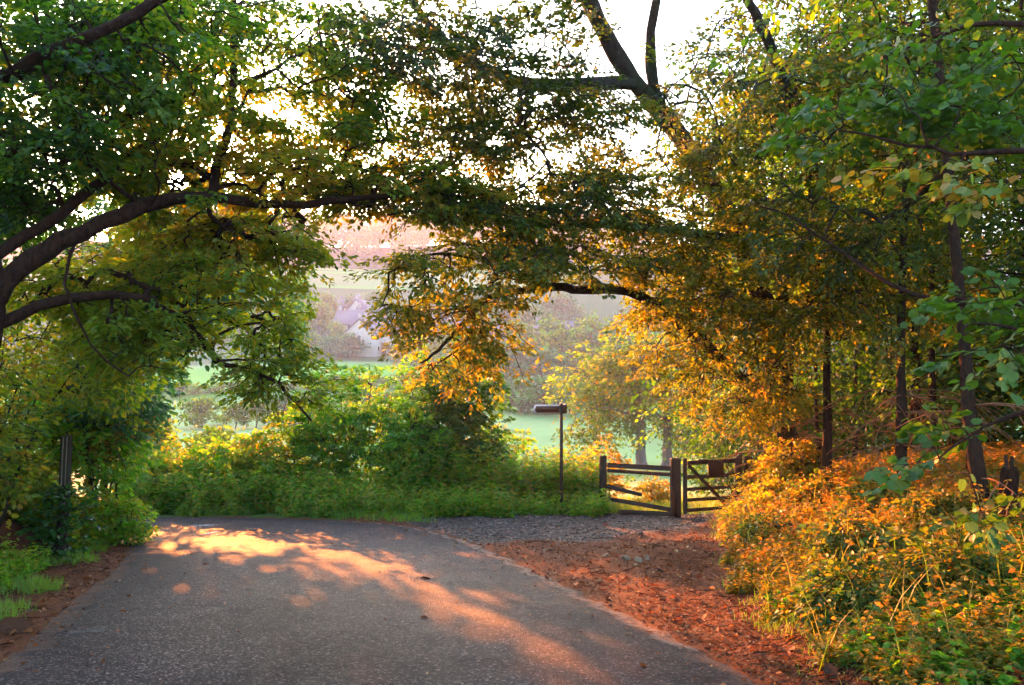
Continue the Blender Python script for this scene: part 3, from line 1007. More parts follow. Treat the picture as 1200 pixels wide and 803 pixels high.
slender(908, 566, 17.0, 909, 440, .075, "thin bare trunk closest to the gate, strung with dead twigs", 31)
slender(926, 560, 16.4, 927, 430, .07, "thin bare trunk, second from the gate, half hidden by gold shrubs", 32)
slender(968, 556, 14.6, 969, 410, .09, "straight dark trunk, third from the gate, with arching dead twigs", 33, 30)
slender(958, 545, 18.6, 956, 470, .07, "short thin trunk standing just behind the straight dark one", 37, 14)
slender(1055, 590, 11.6, 1056, 390, .085, "shaggy reddish trunk in the middle of the sunlit wood", 34, 30)
slender(1157, 626, 8.2, 1128, 380, .085, "thick dark trunk leaning over the bank behind the drooping lime leaves", 35, 10)
slender(1000, 548, 19.5, 1003, 430, .07, "faint trunk deep in the wood between the straight and shaggy trunks", 38, 16)
slender(1096, 575, 15.5, 1092, 400, .08, "dim trunk in the wood behind the leaning dark trunk", 39, 22)

# stump at the frame's edge
st = gz(at(1181, 640, 7.9))
root = empty('tree_stump', st, "short dark broken stump beside the leaning trunk on the bank", 'stump')
P = resample([st - [0, 0, .1], st + [.01, 0, .25], st + [.05, .02, .52]], .1)
V, F = tubes((P - st)[None], np.array([.13, .1, .085, .08, .08, .075, .07, .06])[None, :len(P)] if len(P) <= 8 else np.linspace(.13, .06, len(P))[None], 10)
mesh_obj('trunk', V, F, M['bark_dark'], root, smooth=True)
mb = MB()
for k in range(7):
    a = k * .9
    mb.beam(np.array([.05 + .04 * math.cos(a), .02 + .04 * math.sin(a), .48]), np.array([.05 + .05 * math.cos(a), .02 + .05 * math.sin(a), .55 + .05 * (k % 3)]), .03, .012)
mb.build('splinters', M['bark_red'], root)

# trees deeper in the wood: one grown, then copied
wr = np.random.default_rng(77)
w0 = np.zeros(3)
wl = [('trunk', [[0, 0, -.2], [.05, 0, 2], [.1, .1, 5], [0, .2, 8.5], [.1, .1, 11]], .14, .04)]
for k in range(9):
    a = k * 2.4
    h = 1.6 + k * .95
    wl.append(('limb', [[.05, 0, h], [math.cos(a) * .9, math.sin(a) * .9, h + .45], [math.cos(a) * 2.0, math.sin(a) * 2.0, h + .6]], .04, .012))
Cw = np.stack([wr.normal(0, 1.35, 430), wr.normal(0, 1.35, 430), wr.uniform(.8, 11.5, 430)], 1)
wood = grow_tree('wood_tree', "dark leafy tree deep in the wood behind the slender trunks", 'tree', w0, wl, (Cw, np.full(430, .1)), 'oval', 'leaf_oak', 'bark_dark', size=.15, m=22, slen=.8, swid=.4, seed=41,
                 group="trees deep in the wood")
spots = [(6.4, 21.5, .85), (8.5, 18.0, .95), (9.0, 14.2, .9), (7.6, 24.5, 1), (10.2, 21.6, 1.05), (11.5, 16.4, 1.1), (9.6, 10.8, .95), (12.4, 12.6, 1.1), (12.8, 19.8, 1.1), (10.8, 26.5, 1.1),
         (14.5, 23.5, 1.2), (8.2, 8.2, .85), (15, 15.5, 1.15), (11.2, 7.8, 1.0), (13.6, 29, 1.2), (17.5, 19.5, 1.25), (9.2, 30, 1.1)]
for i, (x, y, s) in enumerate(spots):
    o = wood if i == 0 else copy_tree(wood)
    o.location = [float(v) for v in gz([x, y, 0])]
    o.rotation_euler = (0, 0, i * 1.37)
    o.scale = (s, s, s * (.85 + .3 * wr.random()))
spots = [(-9.8, 13.0, .72, "broad dark tree rising behind the hazel and the oak trunk"), (-8.6, 9.0, .7, "leafy tree close behind the oak trunk above the verge"), (-13.5, 18.5, .95, "tall tree behind the elder beyond the verge path"),
         (-12.8, 24.5, .85, "tree above the far bend, partly hidden by the elder"), (-6.8, 5.6, .62, "dark tree overhanging the verge at the frame edge"), (-15, 12, 1.0, "tall dim tree furthest into the verge wood")]
for i, (x, y, s, lb) in enumerate(spots):
    o = copy_tree(wood)
    o.location = [float(v) for v in gz([x, y, 0])]
    o.rotation_euler = (0, 0, i * 1.1 + .4)
    o.scale = (s, s, s)
    o["label"] = lb
    o["group"] = "trees behind the verge"

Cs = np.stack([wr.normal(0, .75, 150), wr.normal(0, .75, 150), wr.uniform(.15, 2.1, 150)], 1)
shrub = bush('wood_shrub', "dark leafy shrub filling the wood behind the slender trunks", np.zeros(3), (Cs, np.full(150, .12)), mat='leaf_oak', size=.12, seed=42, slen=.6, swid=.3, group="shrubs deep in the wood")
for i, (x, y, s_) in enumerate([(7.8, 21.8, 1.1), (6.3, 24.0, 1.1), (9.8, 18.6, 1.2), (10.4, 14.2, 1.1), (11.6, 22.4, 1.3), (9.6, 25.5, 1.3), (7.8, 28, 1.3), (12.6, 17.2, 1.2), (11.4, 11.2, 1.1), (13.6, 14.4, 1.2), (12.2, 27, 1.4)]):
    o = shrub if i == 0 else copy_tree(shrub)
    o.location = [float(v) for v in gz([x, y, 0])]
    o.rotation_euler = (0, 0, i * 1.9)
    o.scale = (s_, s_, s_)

# ---- lime boughs reaching in from beside the lane
l0 = ground_at(1330, 6.6)
lime_limbs = [
    ('trunk', [l0] + A((1325, 500, 6.5), (1310, 330, 6.4), (1300, 100, 6.3), (1310, -150, 6.3)), .17, .10),
    ('limb', A((1312, 400, 6.4), (1240, 360, 6.2), (1180, 356, 6.3), (1112, 356, 6.6), (1034, 328, 7.1), (985, 292, 7.6), (940, 262, 8.0), (890, 240, 8.4)), .035, .007),
    ('limb', A((1302, 120, 6.3), (1240, 55, 6.2), (1192, 28, 6.4), (1140, 31, 6.7), (1085, 45, 7.1), (1040, 64, 7.5), (1010, 88, 7.8)), .035, .008),
    ('limb', A((1304, 230, 6.3), (1250, 190, 5.8), (1195, 176, 5.7), (1140, 182, 5.8), (1100, 176, 6.0), (1050, 165, 6.2), (980, 150, 6.6)), .03, .007),
    ('limb', A((1314, 420, 6.4), (1260, 400, 5.4), (1200, 385, 4.9), (1140, 380, 4.8)), .022, .006),
    ('limb', A((1318, 470, 6.4), (1270, 480, 5.6), (1210, 480, 5.2), (1150, 500, 5.0), (1100, 540, 4.9)), .02, .005),
    ('limb', A((1060, 65, 7.4), (1075, 85, 7.4), (1076, 70, 7.2)), .012, .006),
]
lime_blobs = [(1160, 350, 60, 22, 5.2, 6.2, 14, .45), (1190, 400, 30, 34, 4.5, 5.4, 6, .5), (1120, 505, 36, 18, 4.8, 5.5, 5, .45), (1085, 545, 20, 12, 4.7, 5.2, 3, .45), (1030, 120, 70, 30, 6.4, 7.6, 30, .3), (1110, 140, 70, 30, 6.0, 6.8, 22, .35),
              (1090, 192, 50, 20, 5.6, 6.4, 8, .9), (1160, 210, 44, 30, 5.4, 6.2, 8, .88), (1120, 55, 90, 40, 6.4, 7.6, 20, .4), (950, 150, 50, 26, 6.4, 7.4, 16, .3), (1170, 110, 50, 60, 5.8, 7, 22, .35), (1180, 590, 40, 20, 5.4, 6, 6, .4)]
grow_tree('lime_tree', "lime tree at the lane's edge with large rounded leaves hanging close by", 'tree', l0, lime_limbs, lime_blobs, 'lobed', 'leaf_lime', 'bark_dark', size=.07, m=14, slen=.36, swid=.17, seed=51,
          droop=.35, tilt=.5, tvar=.16, twig_r=.003)

# ------------------------------------------------------------------ hedge and shrubs by the bend
def hbush(px, d, w, ptop, pbot, n, t0, label, seed, mat='leaf_hedge', size=.085, **kw):
    base = ground_at(px, d)
    h = max(.38, at(px, ptop, d)[2] - base[2]) * (1.0 if not pbot else 1.36 if 340 < px < 560 else 1.15)
    rng = np.random.default_rng(seed)
    n = int(n * (1.35 if pbot else 1))
    W = w / 1000 * d
    v = nrm(rng.normal(0, 1, (n, 3)))
    r = rng.random((n, 1)) ** .4
    C = v * r * np.array([W, W * .75, h * .52]) + base + np.array([0, 0, h * .48])
    lump = 1 + .16 * np.sin(v[:, :1] * 5 + seed) * np.cos(v[:, 2:] * 6 + seed)
    C = base + (C - base) * np.hstack([lump, lump, lump])
    C[:, 2] = np.maximum(C[:, 2], base[2] + .12)
    T = t0 + .28 * (C[:, 2] - base[2]) / h - .14 + rng.normal(0, .06, n)
    return bush(kw.pop('name', 'hedge_shrub'), label, base, (C, T), mat=mat, size=size, seed=seed, stems=5, slen=.36, swid=.18, m=kw.pop('m', 34), **kw)


HG = "shrubs of the roadside hedge"
hbush(205, 19.6, 46, 528, 600, 170, .72, "low yellow-topped hedge shrub at the far bend below the gold hawthorn", 61, group=HG)
hbush(165, 18.9, 36, 532, 600, 120, .7, "pale yellow-green hedge shrub where the lane disappears around the bend", 74, group=HG)
hbush(262, 19.3, 40, 524, 600, 150, .6, "rounded green hedge shrub with yellow tips halfway along the low hedge", 62, group=HG)
hbush(318, 19.2, 46, 506, 602, 200, .7, "orange-tinged hedge shrub where the hedge begins to rise", 63, group=HG)
hbush(372, 19.4, 48, 488, 602, 230, .5, "green hedge shrub with russet sprigs on the rising part of the hedge", 64, group=HG)
hbush(425, 19.8, 52, 468, 600, 240, .5, "tall leafy hedge shrub beside the dark rounded bush", 65, group=HG)
hbush(480, 20.6, 50, 456, 598, 220, .55, "bright-topped tall shrub behind the hedge under the golden bough", 66, group=HG)
hbush(538, 19.6, 52, 452, 545, 330, .5, "dark glossy rounded bush, the highest of the hedge", 67, mat='leaf_dark', group=HG, name='dark_bush', size=.11)
hbush(490, 19.0, 46, 500, 604, 180, .45, "mid-green hedge shrub below the dark rounded bush", 68, group=HG)
hbush(585, 21.0, 40, 508, 600, 130, .6, "small pale shrub at the falling end of the hedge", 69, group=HG)
hbush(700, 22.0, 30, 530, 596, 90, .85, "yellow bramble shrub behind the fingerpost and the fence", 70, mat='leaf_gold', group=HG)
hbush(768, 21.5, 20, 562, 596, 46, .6, "small bright yellow shrub showing through the broken fence", 71, mat='leaf_gold', size=.07)


# tall feathery plants: stems with drooping leaf pairs
def stem_plants(name, kind, label, xy, hmin, hmax, pairs, lsize, mat, seed, t0, cat=None, lean=.12, leaf='diamond', tvar=.25):
    rng = np.random.default_rng(seed)
    n = len(xy)
    z = height(xy[:, 0], xy[:, 1])
    h = hmin + (hmax - hmin) * rng.random(n) ** 1.5
    b = np.stack([xy[:, 0], xy[:, 1], z], 1)
    ln = rng.normal(0, lean, (n, 2))
    u = np.linspace(0, 1, 5)
    P = b[:, None, :] + np.stack([ln[:, :1] * h[:, None] * u ** 2, ln[:, 1:] * h[:, None] * u ** 2, h[:, None] * u], -1)
    V1, F1 = tubes(P, np.broadcast_to(np.linspace(.004, .0015, 5), (n, 5)), 3)
    uu = np.linspace(.15, 1, pairs)[None, :] + rng.normal(0, .03, (n, pairs))
    pos = b[:, None, :] + np.stack([ln[:, :1] * h[:, None] * uu ** 2, ln[:, 1:] * h[:, None] * uu ** 2, h[:, None] * uu], -1)
    parts = []
    for sg in range(3):
        a = rng.random((n, pairs)) * 6.28
        ax = np.stack([np.cos(a), np.sin(a), rng.normal(-.05, .3, (n, pairs))], -1)
        nr = np.array([0, 0, 1.]) + rng.normal(0, .4, (n, pairs, 3))
        sz = lsize * (1.15 - .55 * uu) * (.7 + .6 * rng.random((n, pairs)))
        tn = np.clip(t0 + .25 * (uu - .5) + rng.normal(0, tvar * .5, (n, pairs)) + rng.normal(0, tvar * .4, (n, 1)), 0, 1)
        parts.append(leaf_mesh(pos.reshape(-1, 3), ax.reshape(-1, 3), nr.reshape(-1, 3), sz.ravel(), leaf, tn.ravel()))
    parts.append((V1, [F1], np.full(len(V1), .3)))
    V, F, tn = merge(parts)
    o = mesh_obj(name, V, F, M[mat], attrs=dict(tint=tn))
    if kind: tag(o, kind=kind)
    if cat: tag(o, label, cat)
    return o


def scatter_px(n, x0, x1, d0, d1, rng, test=None):
    px = rng.uniform(x0, x1, n)
    d = rng.uniform(d0, d1, n)
    xy = np.stack([(px - 600) / 1000 * d, d], 1)
    if test is not None: xy = xy[test(xy)]
    return xy


r_ = np.random.default_rng(91)
off = lambda lo: (lambda xy: road_sd(xy[:, 0], xy[:, 1]) > lo)
stem_plants('nettle_undergrowth', 'stuff', None, scatter_px(1500, 470, 705, 18.2, 20.2, r_, off(.6)), .75, 1.45, 11, .13, 'leaf_hedge', 92, .72, tvar=.4)
stem_plants('roadside_undergrowth', 'stuff', None, scatter_px(3000, 140, 600, 17.0, 19.0, r_, lambda q: road_sd(q[:, 0], q[:, 1]) > .3 + .42 * wob(q[:, 0] * 1.6, q[:, 1] * .6, 1.0, 2)), .06, .66, 6, .1, 'leaf_hedge', 93, .72, leaf='oval', tvar=.45)
stem_plants('roadside_undergrowth', 'stuff', None, scatter_px(90, 140, 690, 17.6, 19.0, r_, off(.4)), .6, 1.15, 8, .07, 'leaf_gold', 107, .5, tvar=.5)
stem_plants('hedge_foot_undergrowth', 'stuff', None, scatter_px(1500, 140, 480, 17.9, 19.4, r_, off(.5)), .45, .95, 9, .12, 'leaf_hedge', 94, .66, tvar=.4)
xy = np.stack([r_.uniform(-1.3, 2.0, 900), r_.uniform(16.9, 18.4, 900)], 1)
xy = xy[(xy[:, 1] > 17.72 - .16 * (xy[:, 0] + 1.3) + .38 * wob(xy[:, 0] * 1.7, xy[:, 1])) & (road_sd(xy[:, 0], xy[:, 1]) > .5)]
stem_plants('hedge_foot_undergrowth', 'stuff', None, xy, .12, .5, 6, .1, 'leaf_hedge', 95, .7, leaf='oval')

# verge plants beside the wooden post
def leftv(n, x0, x1, y0, y1, lo, hi=99):
    xy = np.stack([r_.uniform(x0, x1, n), r_.uniform(y0, y1, n)], 1)
    s = road_sd(xy[:, 0], xy[:, 1])
    q = np.exp(-((xy[:, 0] + 6.6 + .35 * (xy[:, 1] - 11.3)) ** 2 / .5 + (xy[:, 1] - 11.2) ** 2 / 1.1))
    return xy[(s > lo) & (s < hi) & (q < .5)]


stem_plants('verge_undergrowth', 'stuff', None, leftv(3600, -10, -5.2, 8.6, 13.4, .75), .1, .34, 6, .075, 'leaf_hedge', 96, .72, leaf='oval')
stem_plants('verge_undergrowth', 'stuff', None, leftv(2600, -10, -3.8, 5.6, 10, 1.35), .05, .2, 5, .06, 'leaf_hedge', 97, .6, leaf='oval')
stem_plants('verge_undergrowth', 'stuff', None, leftv(1300, -14, -7.2, 9.0, 14, 2.2), .4, 1.0, 10, .11, 'leaf_hedge', 98, .55)
xy = np.stack([r_.uniform(-10, -6.0, 1700), r_.uniform(11.7, 13.3, 1700)], 1)
stem_plants('verge_undergrowth', 'stuff', None, xy[road_sd(xy[:, 0], xy[:, 1]) > .35], .35, .85, 9, .1, 'leaf_hedge', 99, .9, leaf='oval', tvar=.35)
hbush(148, 13.1, 17, 592, 622, 60, .75, "low bright green plant spilling over the inside corner of the bend", 72, name='verge_shrub', size=.06)
hbush(112, 12.7, 16, 592, 624, 44, .85, "small orange-tipped shrub between the wooden post and the bend", 73, name='verge_shrub', size=.065)

# undergrowth on the bank
def bankpts(n, y0, y1, lo, hi):
    y = r_.uniform(y0, y1, n)
    b = np.interp(y, BANK_Y, BANK_X)
    x = b + lo + (hi - lo) * r_.random(n) ** 1.2 + .25 * wob(y, y * .7, 1.3)
    return np.stack([x, y], 1)


stem_plants('bank_undergrowth', 'stuff', None, bankpts(4000, 9, 18, .0, 4.5), .1, .34, 6, .075, 'leaf_bramble', 101, .78, leaf='oval', lean=.35)
stem_plants('bank_undergrowth', 'stuff', None, bankpts(4800, 4.6, 10, .02, 4.0), .06, .26, 6, .055, 'leaf_bramble', 102, .5, leaf='oval', lean=.4)
stem_plants('bank_undergrowth', 'stuff', None, bankpts(900, 4.5, 7.5, .1, 3.0), .06, .2, 5, .065, 'leaf_hedge', 103, .4, leaf='lobed', lean=.35)
stem_plants('woodland_floor_undergrowth', 'stuff', None, bankpts(2600, 11, 27, 2.0, 9), .12, .35, 5, .15, 'leaf_bramble', 104, .7, leaf='diamond', lean=.4)
for k, (px, d, w, pt, nn, t0, lb) in enumerate([(896, 16.9, 20, 540, 110, .6, "tall golden shrub overgrowing the hinge post of the gate"), (915, 14.8, 30, 560, 130, .55, "bright golden shrub at the foot of the thin bare trunks"),
                                       (930, 15.2, 30, 512, 150, .6, "golden shrub hiding the foot of the great beech"), (884, 13.4, 20, 594, 80, .5, "low yellow shrub where the track meets the wooded bank"), (960, 12.6, 36, 590, 120, .5, "sprawling gold bramble below the straight dark trunk"),
                                       (1040, 10.2, 40, 606, 110, .45, "arching bramble below the shaggy reddish trunk"), (1120, 8.4, 46, 630, 100, .4, "dim bramble at the foot of the leaning dark trunk"),
                                       (905, 10.6, 30, 640, 80, .4, "low orange bramble at the edge of the leaf-strewn bank"), (1010, 8.0, 44, 668, 90, .35, "green and orange bramble in the middle of the bank"),
                                       (1110, 6.4, 52, 690, 80, .25, "green bramble low on the bank near the frame corner"), (990, 6.6, 44, 735, 70, .25, "leafy green bramble touching the edge of the lane")]):
    hbush(px, d, w, pt, 0, nn, t0, lb, 110 + k, mat='leaf_gold' if k < 4 else 'leaf_bramble', name='golden_shrub' if k < 4 else 'bramble_bush', size=.07 if k < 6 else .06, group="shrubs on the wooded bank", droop=.5)


stem_plants('bank_undergrowth', 'stuff', None, bankpts(3000, 2.5, 11, 3.2, 8.5), .1, .34, 6, .075, 'leaf_bramble', 106, .6, leaf='oval', lean=.35)
# grass
def grass(name, xy, h, seed, t0=.5, per=9, shape='blade'):
    rng = np.random.default_rng(seed)
    xy = np.repeat(xy, per, 0) + rng.normal(0, .045, (len(xy) * per, 2))
    z = height(xy[:, 0], xy[:, 1])
    n = len(xy)
    a = rng.random(n) * 6.28
    ax = np.stack([np.cos(a) * .55, np.sin(a) * .55, .55 + .7 * rng.random(n)], 1)
    nr = np.stack([-np.cos(a), -np.sin(a), np.full(n, .8)], 1)
    V, F, tn = leaf_mesh(np.column_stack([xy, z - .01]), ax, nr, h * (.5 + .8 * rng.random(n)), shape, np.clip(t0 + rng.normal(0, .22, n), 0, 1))
    return tag(mesh_obj(name, V, F, M['grass'], attrs=dict(tint=tn)), kind='stuff')


def patch(cx, cy, r, n):
    a = r_.random(n) * 6.28
    q = r * np.sqrt(r_.random(n))
    return np.stack([cx + q * np.cos(a), cy + q * .8 * np.sin(a)], 1)


g1 = np.vstack([patch(*at(62, 0, 9.2)[:2], .3, 60), patch(*at(100, 0, 11.0)[:2], .35, 60), patch(*at(15, 0, 8.0)[:2], .3, 50), patch(*at(25, 0, 9.0)[:2], .4, 60), patch(*at(-10, 0, 7.4)[:2], .4, 60), patch(*at(140, 0, 12.4)[:2], .45, 120),
                leftv(500, -9, -4.6, 8, 13.2, 1.05), leftv(300, -8, -4, 5, 9, 1.4)])
g1 = g1[road_sd(g1[:, 0], g1[:, 1]) > .25]
grass('grass', g1, .13, 121, .5, 12)
g2 = np.stack([r_.uniform(-11, 1.2, 2400), r_.uniform(16.2, 18.4, 2400)], 1)
g2 = g2[(wob(g2[:, 0] * 1.4, g2[:, 1], 1.0, 4) > -.15) & ((g2[:, 0] < -1.2) | (g2[:, 1] > 17.55 - .1 * g2[:, 0]))]
sdg = road_sd(g2[:, 0], g2[:, 1])
grass('grass', g2[(sdg > .06) & ((sdg < .7) | (g2[:, 0] > -1.2))], .2, 122, .35, 7)
grass('grass', np.vstack([bankpts(260, 5, 16, -.15, .6), patch(.9, 18.3, .6, 60), patch(*at(930, 0, 7.0)[:2], .35, 50), patch(*at(1000, 0, 6.2)[:2], .4, 60)]), .11, 123, .5)
g4 = np.stack([r_.uniform(1.6, 6.5, 1100), r_.uniform(17.8, 24, 1100)], 1)
grass('dry_grass', bankpts(420, 5, 17, .0, 3.6), .5, 125, .9, 3, 'stalk')
stem_plants('bank_undergrowth', 'stuff', None, bankpts(260, 5, 16, .1, 3.8), .3, .62, 9, .075, 'leaf_bramble', 105, .55, lean=.3)
grass('grass', g4, .22, 124, .75)

# fallen leaves
def litter(name, xy, size, seed, lift=.012, onroad=False, t0=.5):
    rng = np.random.default_rng(seed)
    n = len(xy)
    z = height(xy[:, 0], xy[:, 1]) if not onroad else np.array([on_road(*p) for p in xy])
    a = rng.random(n) * 6.28
    ax = np.stack([np.cos(a), np.sin(a), rng.normal(0, .25, n)], 1)
    nr = np.array([0, 0, 1.]) + rng.normal(0, .45, (n, 3))
    V, F, tn = leaf_mesh(np.column_stack([xy, z + lift + .012 * rng.random(n)]), ax, nr, size * np.exp(rng.normal(-.15, .5, n)), 'oval', np.clip(t0 + rng.normal(0, .28, n), 0, 1))
    return tag(mesh_obj(name, V, F, M['litter'], attrs=dict(tint=tn)), kind='stuff')


y = 4.5 + 14 * r_.random(26000) ** 1.3
b = np.interp(y, BANK_Y, BANK_X)
redge = np.interp(y, ROAD_R[:11, 1], ROAD_R[:11, 0])
x = redge + (b - redge + 1.0) * r_.random(26000)
xy = np.stack([x, y], 1)
sdl = road_sd(x, y)
gv = y > np.interp(x, YB_X, YB_Y)
xy = xy[(sdl > -.05) & (~gv | (r_.random(len(x)) < .12))]
litter('leaf_litter', xy, .03, 131)
xy = leftv(9000, -7, -3, 4.5, 13.2, -.06, 1.9)
litter('leaf_litter', xy, .042, 132, t0=.42)
xy = bankpts(7000, 8, 24, .8, 8)
litter('leaf_litter', xy, .08, 133, t0=.55)
xy = np.stack([r_.uniform(-5, 2, 9000), r_.uniform(4.6, 16.5, 9000)], 1)
s = road_sd(xy[:, 0], xy[:, 1])
xy = xy[(s < -.02) & (r_.random(len(s)) < np.exp(s / .3) * 1.1 + .006)]
litter('leaf_litter', xy, .03, 134, .004, True)

y = r_.uniform(5, 14.5, 150)
x = np.interp(y, ROAD_R[:11, 1], ROAD_R[:11, 0]) + .3 + (np.interp(y, BANK_Y, BANK_X) - np.interp(y, ROAD_R[:11, 1], ROAD_R[:11, 0])) * r_.random(150)
lt = leftv(400, -7, -3.4, 4.6, 12.5, .05, 1.6)[:90]
xy = np.vstack([np.stack([x, y], 1), lt])
a = r_.random(len(xy)) * 6.28
L_ = r_.uniform(.05, .22, len(xy))
u = np.linspace(-1, 1, 4)
P3 = np.zeros((len(xy), 4, 3))
P3[..., 0] = xy[:, :1] + np.cos(a)[:, None] * L_[:, None] * u + r_.normal(0, .008, (len(xy), 4))
P3[..., 1] = xy[:, 1:] + np.sin(a)[:, None] * L_[:, None] * u + r_.normal(0, .008, (len(xy), 4))
P3[..., 2] = height(P3[..., 0].ravel(), P3[..., 1].ravel()).reshape(-1, 4) + .012 + .01 * r_.random((len(xy), 4))
V, F = tubes(P3, np.broadcast_to(np.array([.005, .0045, .004, .002]), (len(xy), 4)), 5)
tag(mesh_obj('twig_litter', V, F, M['bark_red']), kind='stuff')

# loose stones of the track and the pale stones by the hump
def pebbles(name, xy, size, seed, mat):
    rng = np.random.default_rng(seed)
    n = len(xy)
    ico = np.array([[0, 0, 1], [.9, 0, .3], [.28, .85, .3], [-.72, .53, .3], [-.72, -.53, .3], [.28, -.85, .3], [0, 0, -.6]])
    tri = np.array([[0, 1, 2], [0, 2, 3], [0, 3, 4], [0, 4, 5], [0, 5, 1], [6, 2, 1], [6, 3, 2], [6, 4, 3], [6, 5, 4], [6, 1, 5]])
    sz = size * np.exp(rng.normal(0, .45, n))
    sc = sz[:, None, None] * (.7 + .6 * rng.random((n, 1, 3))) * np.array([1, 1, .6])
    V = ico[None] * sc * (1 + rng.normal(0, .12, (n, 7, 3)))
    a = rng.random(n) * 6.28
    ca, sa = np.cos(a)[:, None], np.sin(a)[:, None]
    V = np.stack([V[..., 0] * ca - V[..., 1] * sa, V[..., 0] * sa + V[..., 1] * ca, V[..., 2]], -1)
    z = height(xy[:, 0], xy[:, 1])
    V = V + np.column_stack([xy, z + .004])[:, None, :]
    F = (tri[None] + (np.arange(n) * 7)[:, None, None]).reshape(-1, 3)
    return tag(mesh_obj(name, V.reshape(-1, 3), F, M[mat]), kind='stuff')


xy = np.stack([r_.uniform(-2.2, 4.4, 5200), r_.uniform(13.2, 18, 5200)], 1)
s = road_sd(xy[:, 0], xy[:, 1])
pebbles('gravel', xy[(s > .05) & (xy[:, 1] + r_.normal(0, .5, len(xy)) > np.interp(xy[:, 0], YB_X, YB_Y))], .014, 141, 'stone_grey')
y = r_.uniform(5, 15, 900)
xy = np.stack([np.interp(y, ROAD_R[:11, 1], ROAD_R[:11, 0]) + r_.exponential(.4, 900), y], 1)
pebbles('gravel', xy, .007, 142, 'stone_grey')


def stone(px, d, w, dpt, h, label, seed, rz):
    rng = np.random.default_rng(seed)
    me = bpy.data.meshes.new('stone')
    import bmesh
    bm = bmesh.new()
    bmesh.ops.create_icosphere(bm, subdivisions=3, radius=1)
    k = rng.normal(0, 1, (5, 3))
    for v_ in bm.verts:
        c_ = np.array(v_.co)
        f = 1 + 0.22 * math.sin(k[0] @ c_ * 1.4 + 1) + .12 * math.sin(k[1] @ c_ * 4) + .04 * math.sin(k[2] @ c_ * 7)
        q = np.sign(c_) * np.abs(c_) ** .65 * f
        v_.co = (q[0] * w / 2, q[1] * dpt / 2, q[2] * h / 2)
    bm.to_mesh(me)
    bm.free()
    me.materials.append(M['stone'])
    o = link(bpy.data.objects.new('stone', me))
    p = ground_at(px, d)
    o.location = (p[0], p[1], p[2] + h * .02)
    o.rotation_euler = (rng.normal(0, .2), rng.normal(0, .2), rz)
    return tag(o, label, 'stone', 'pale stones on the track')


stone(733, 10.75, .10, .08, .10, "upright pale stone, biggest of those on the leaf-strewn hump", 151, .4)
stone(748, 10.62, .10, .05, .095, "tilted flat pale stone in the middle of the hump's stones", 152, -.6)
stone(757, 10.68, .07, .04, .08, "narrow pale stone at the gate side of the hump's stones", 153, -.5)
stone(709, 11.2, .08, .06, .045, "small yellowish stone lying apart towards the lane", 154, .2)
stone(852, 7.9, .05, .04, .035, "tiny white stone alone on the red leaves near the bank", 155, .9)

# ------------------------------------------------------------------ fence, gate, fingerpost, verge post
def local(p, o): return np.asarray(p, float) - np.asarray(o, float)


fa, fb = gz(at(707, 598, 18.2)), gz(at(792, 607, 17.0))
fen = empty('rail_fence', (fa + fb) / 2 * [1, 1, 0] + [0, 0, min(fa[2], fb[2])], "dark wooden rail fence with a broken slipping third rail beside the gate", 'fence')
o_ = np.array(fen.location)
zt = at(707, 534, 18.2)[2]
MB().box(local((fa[0], fa[1], (fa[2] + zt) / 2 - .1), o_), (.15, .13, zt - fa[2] + .2), jit=.004, chamfer=.015).build('post', M['wood_v'], fen)
zt2 = at(792, 537, 17.0)[2]
MB().box(local((fb[0], fb[1], (fb[2] + zt2) / 2 - .1), o_), (.19, .16, zt2 - fb[2] + .2), jit=.004, chamfer=.02).build('post', M['wood_v'], fen)


def rail(p0, p1, h, w=.045, sag=0.0):
    MB().beam(local(p0, o_), local(p1, o_), w, h, .004, .01).build('rail', M['wood_h'], fen)


rail(at(712, 545.5, 18.03), at(789, 549.5, 16.95), .095)
rail(at(712, 551.5, 18.11), at(788, 556.5, 16.97), .075)
rail(at(711, 570, 18.06), at(752, 580, 17.52), .075)
rail(at(713, 584.5, 18.06), at(790, 598, 16.96), .09)
rail(at(725, 600, 17.9), at(786, 602.5, 17.0), .09)

ga = gz(at(803, 605, 16.95))
gb = gz(at(868, 601, 17.35))
gate = empty('wooden_gate', ga, "small five-bar wooden gate with a dark square notice board", 'gate')
gx_ = nrm((gb - ga) * [1, 1, 0])
L = float(np.linalg.norm((gb - ga)[:2]))


def gp(u, z, off=0):
    n_ = np.array([gx_[1], -gx_[0], 0])
    return gx_ * u + np.array([0, 0, z]) + n_ * off


zb = at(803, 605, 16.95)[2] - ga[2]
H = at(803, 537, 16.95)[2] - ga[2]
MB().beam(gp(.0, .06), gp(.0, H), .075, .085, .003, .012).build('stile', M['wood_v'], gate)
MB().beam(gp(L, .06), gp(L, H + .04), .075, .085, .003, .012).build('stile', M['wood_v'], gate)
for zz, hh in ((1.06, .085), (.78, .075), (.54, .065), (.33, .065), (.13, .065)):
    MB().beam(gp(.05, zz), gp(L - .05, zz + .01), .03, hh, .003, .008).build('bar', M['wood_h'], gate)
MB().beam(gp(.06, 1.02, .032), gp(L * .72, .2, .032), .028, .07, .003, .008).build('brace', M['wood_h'], gate)
nb = MB()
nb.beam(gp(.50, .93, .035), gp(.86, .935, .035), .018, .30, .001, .004)
nb.build('notice_board', M['board'], gate)
MB().beam(gp(.28, 1.115, 0), gp(.5, 1.115, 0), .05, .018).build('latch', M['sign_pole'], gate)
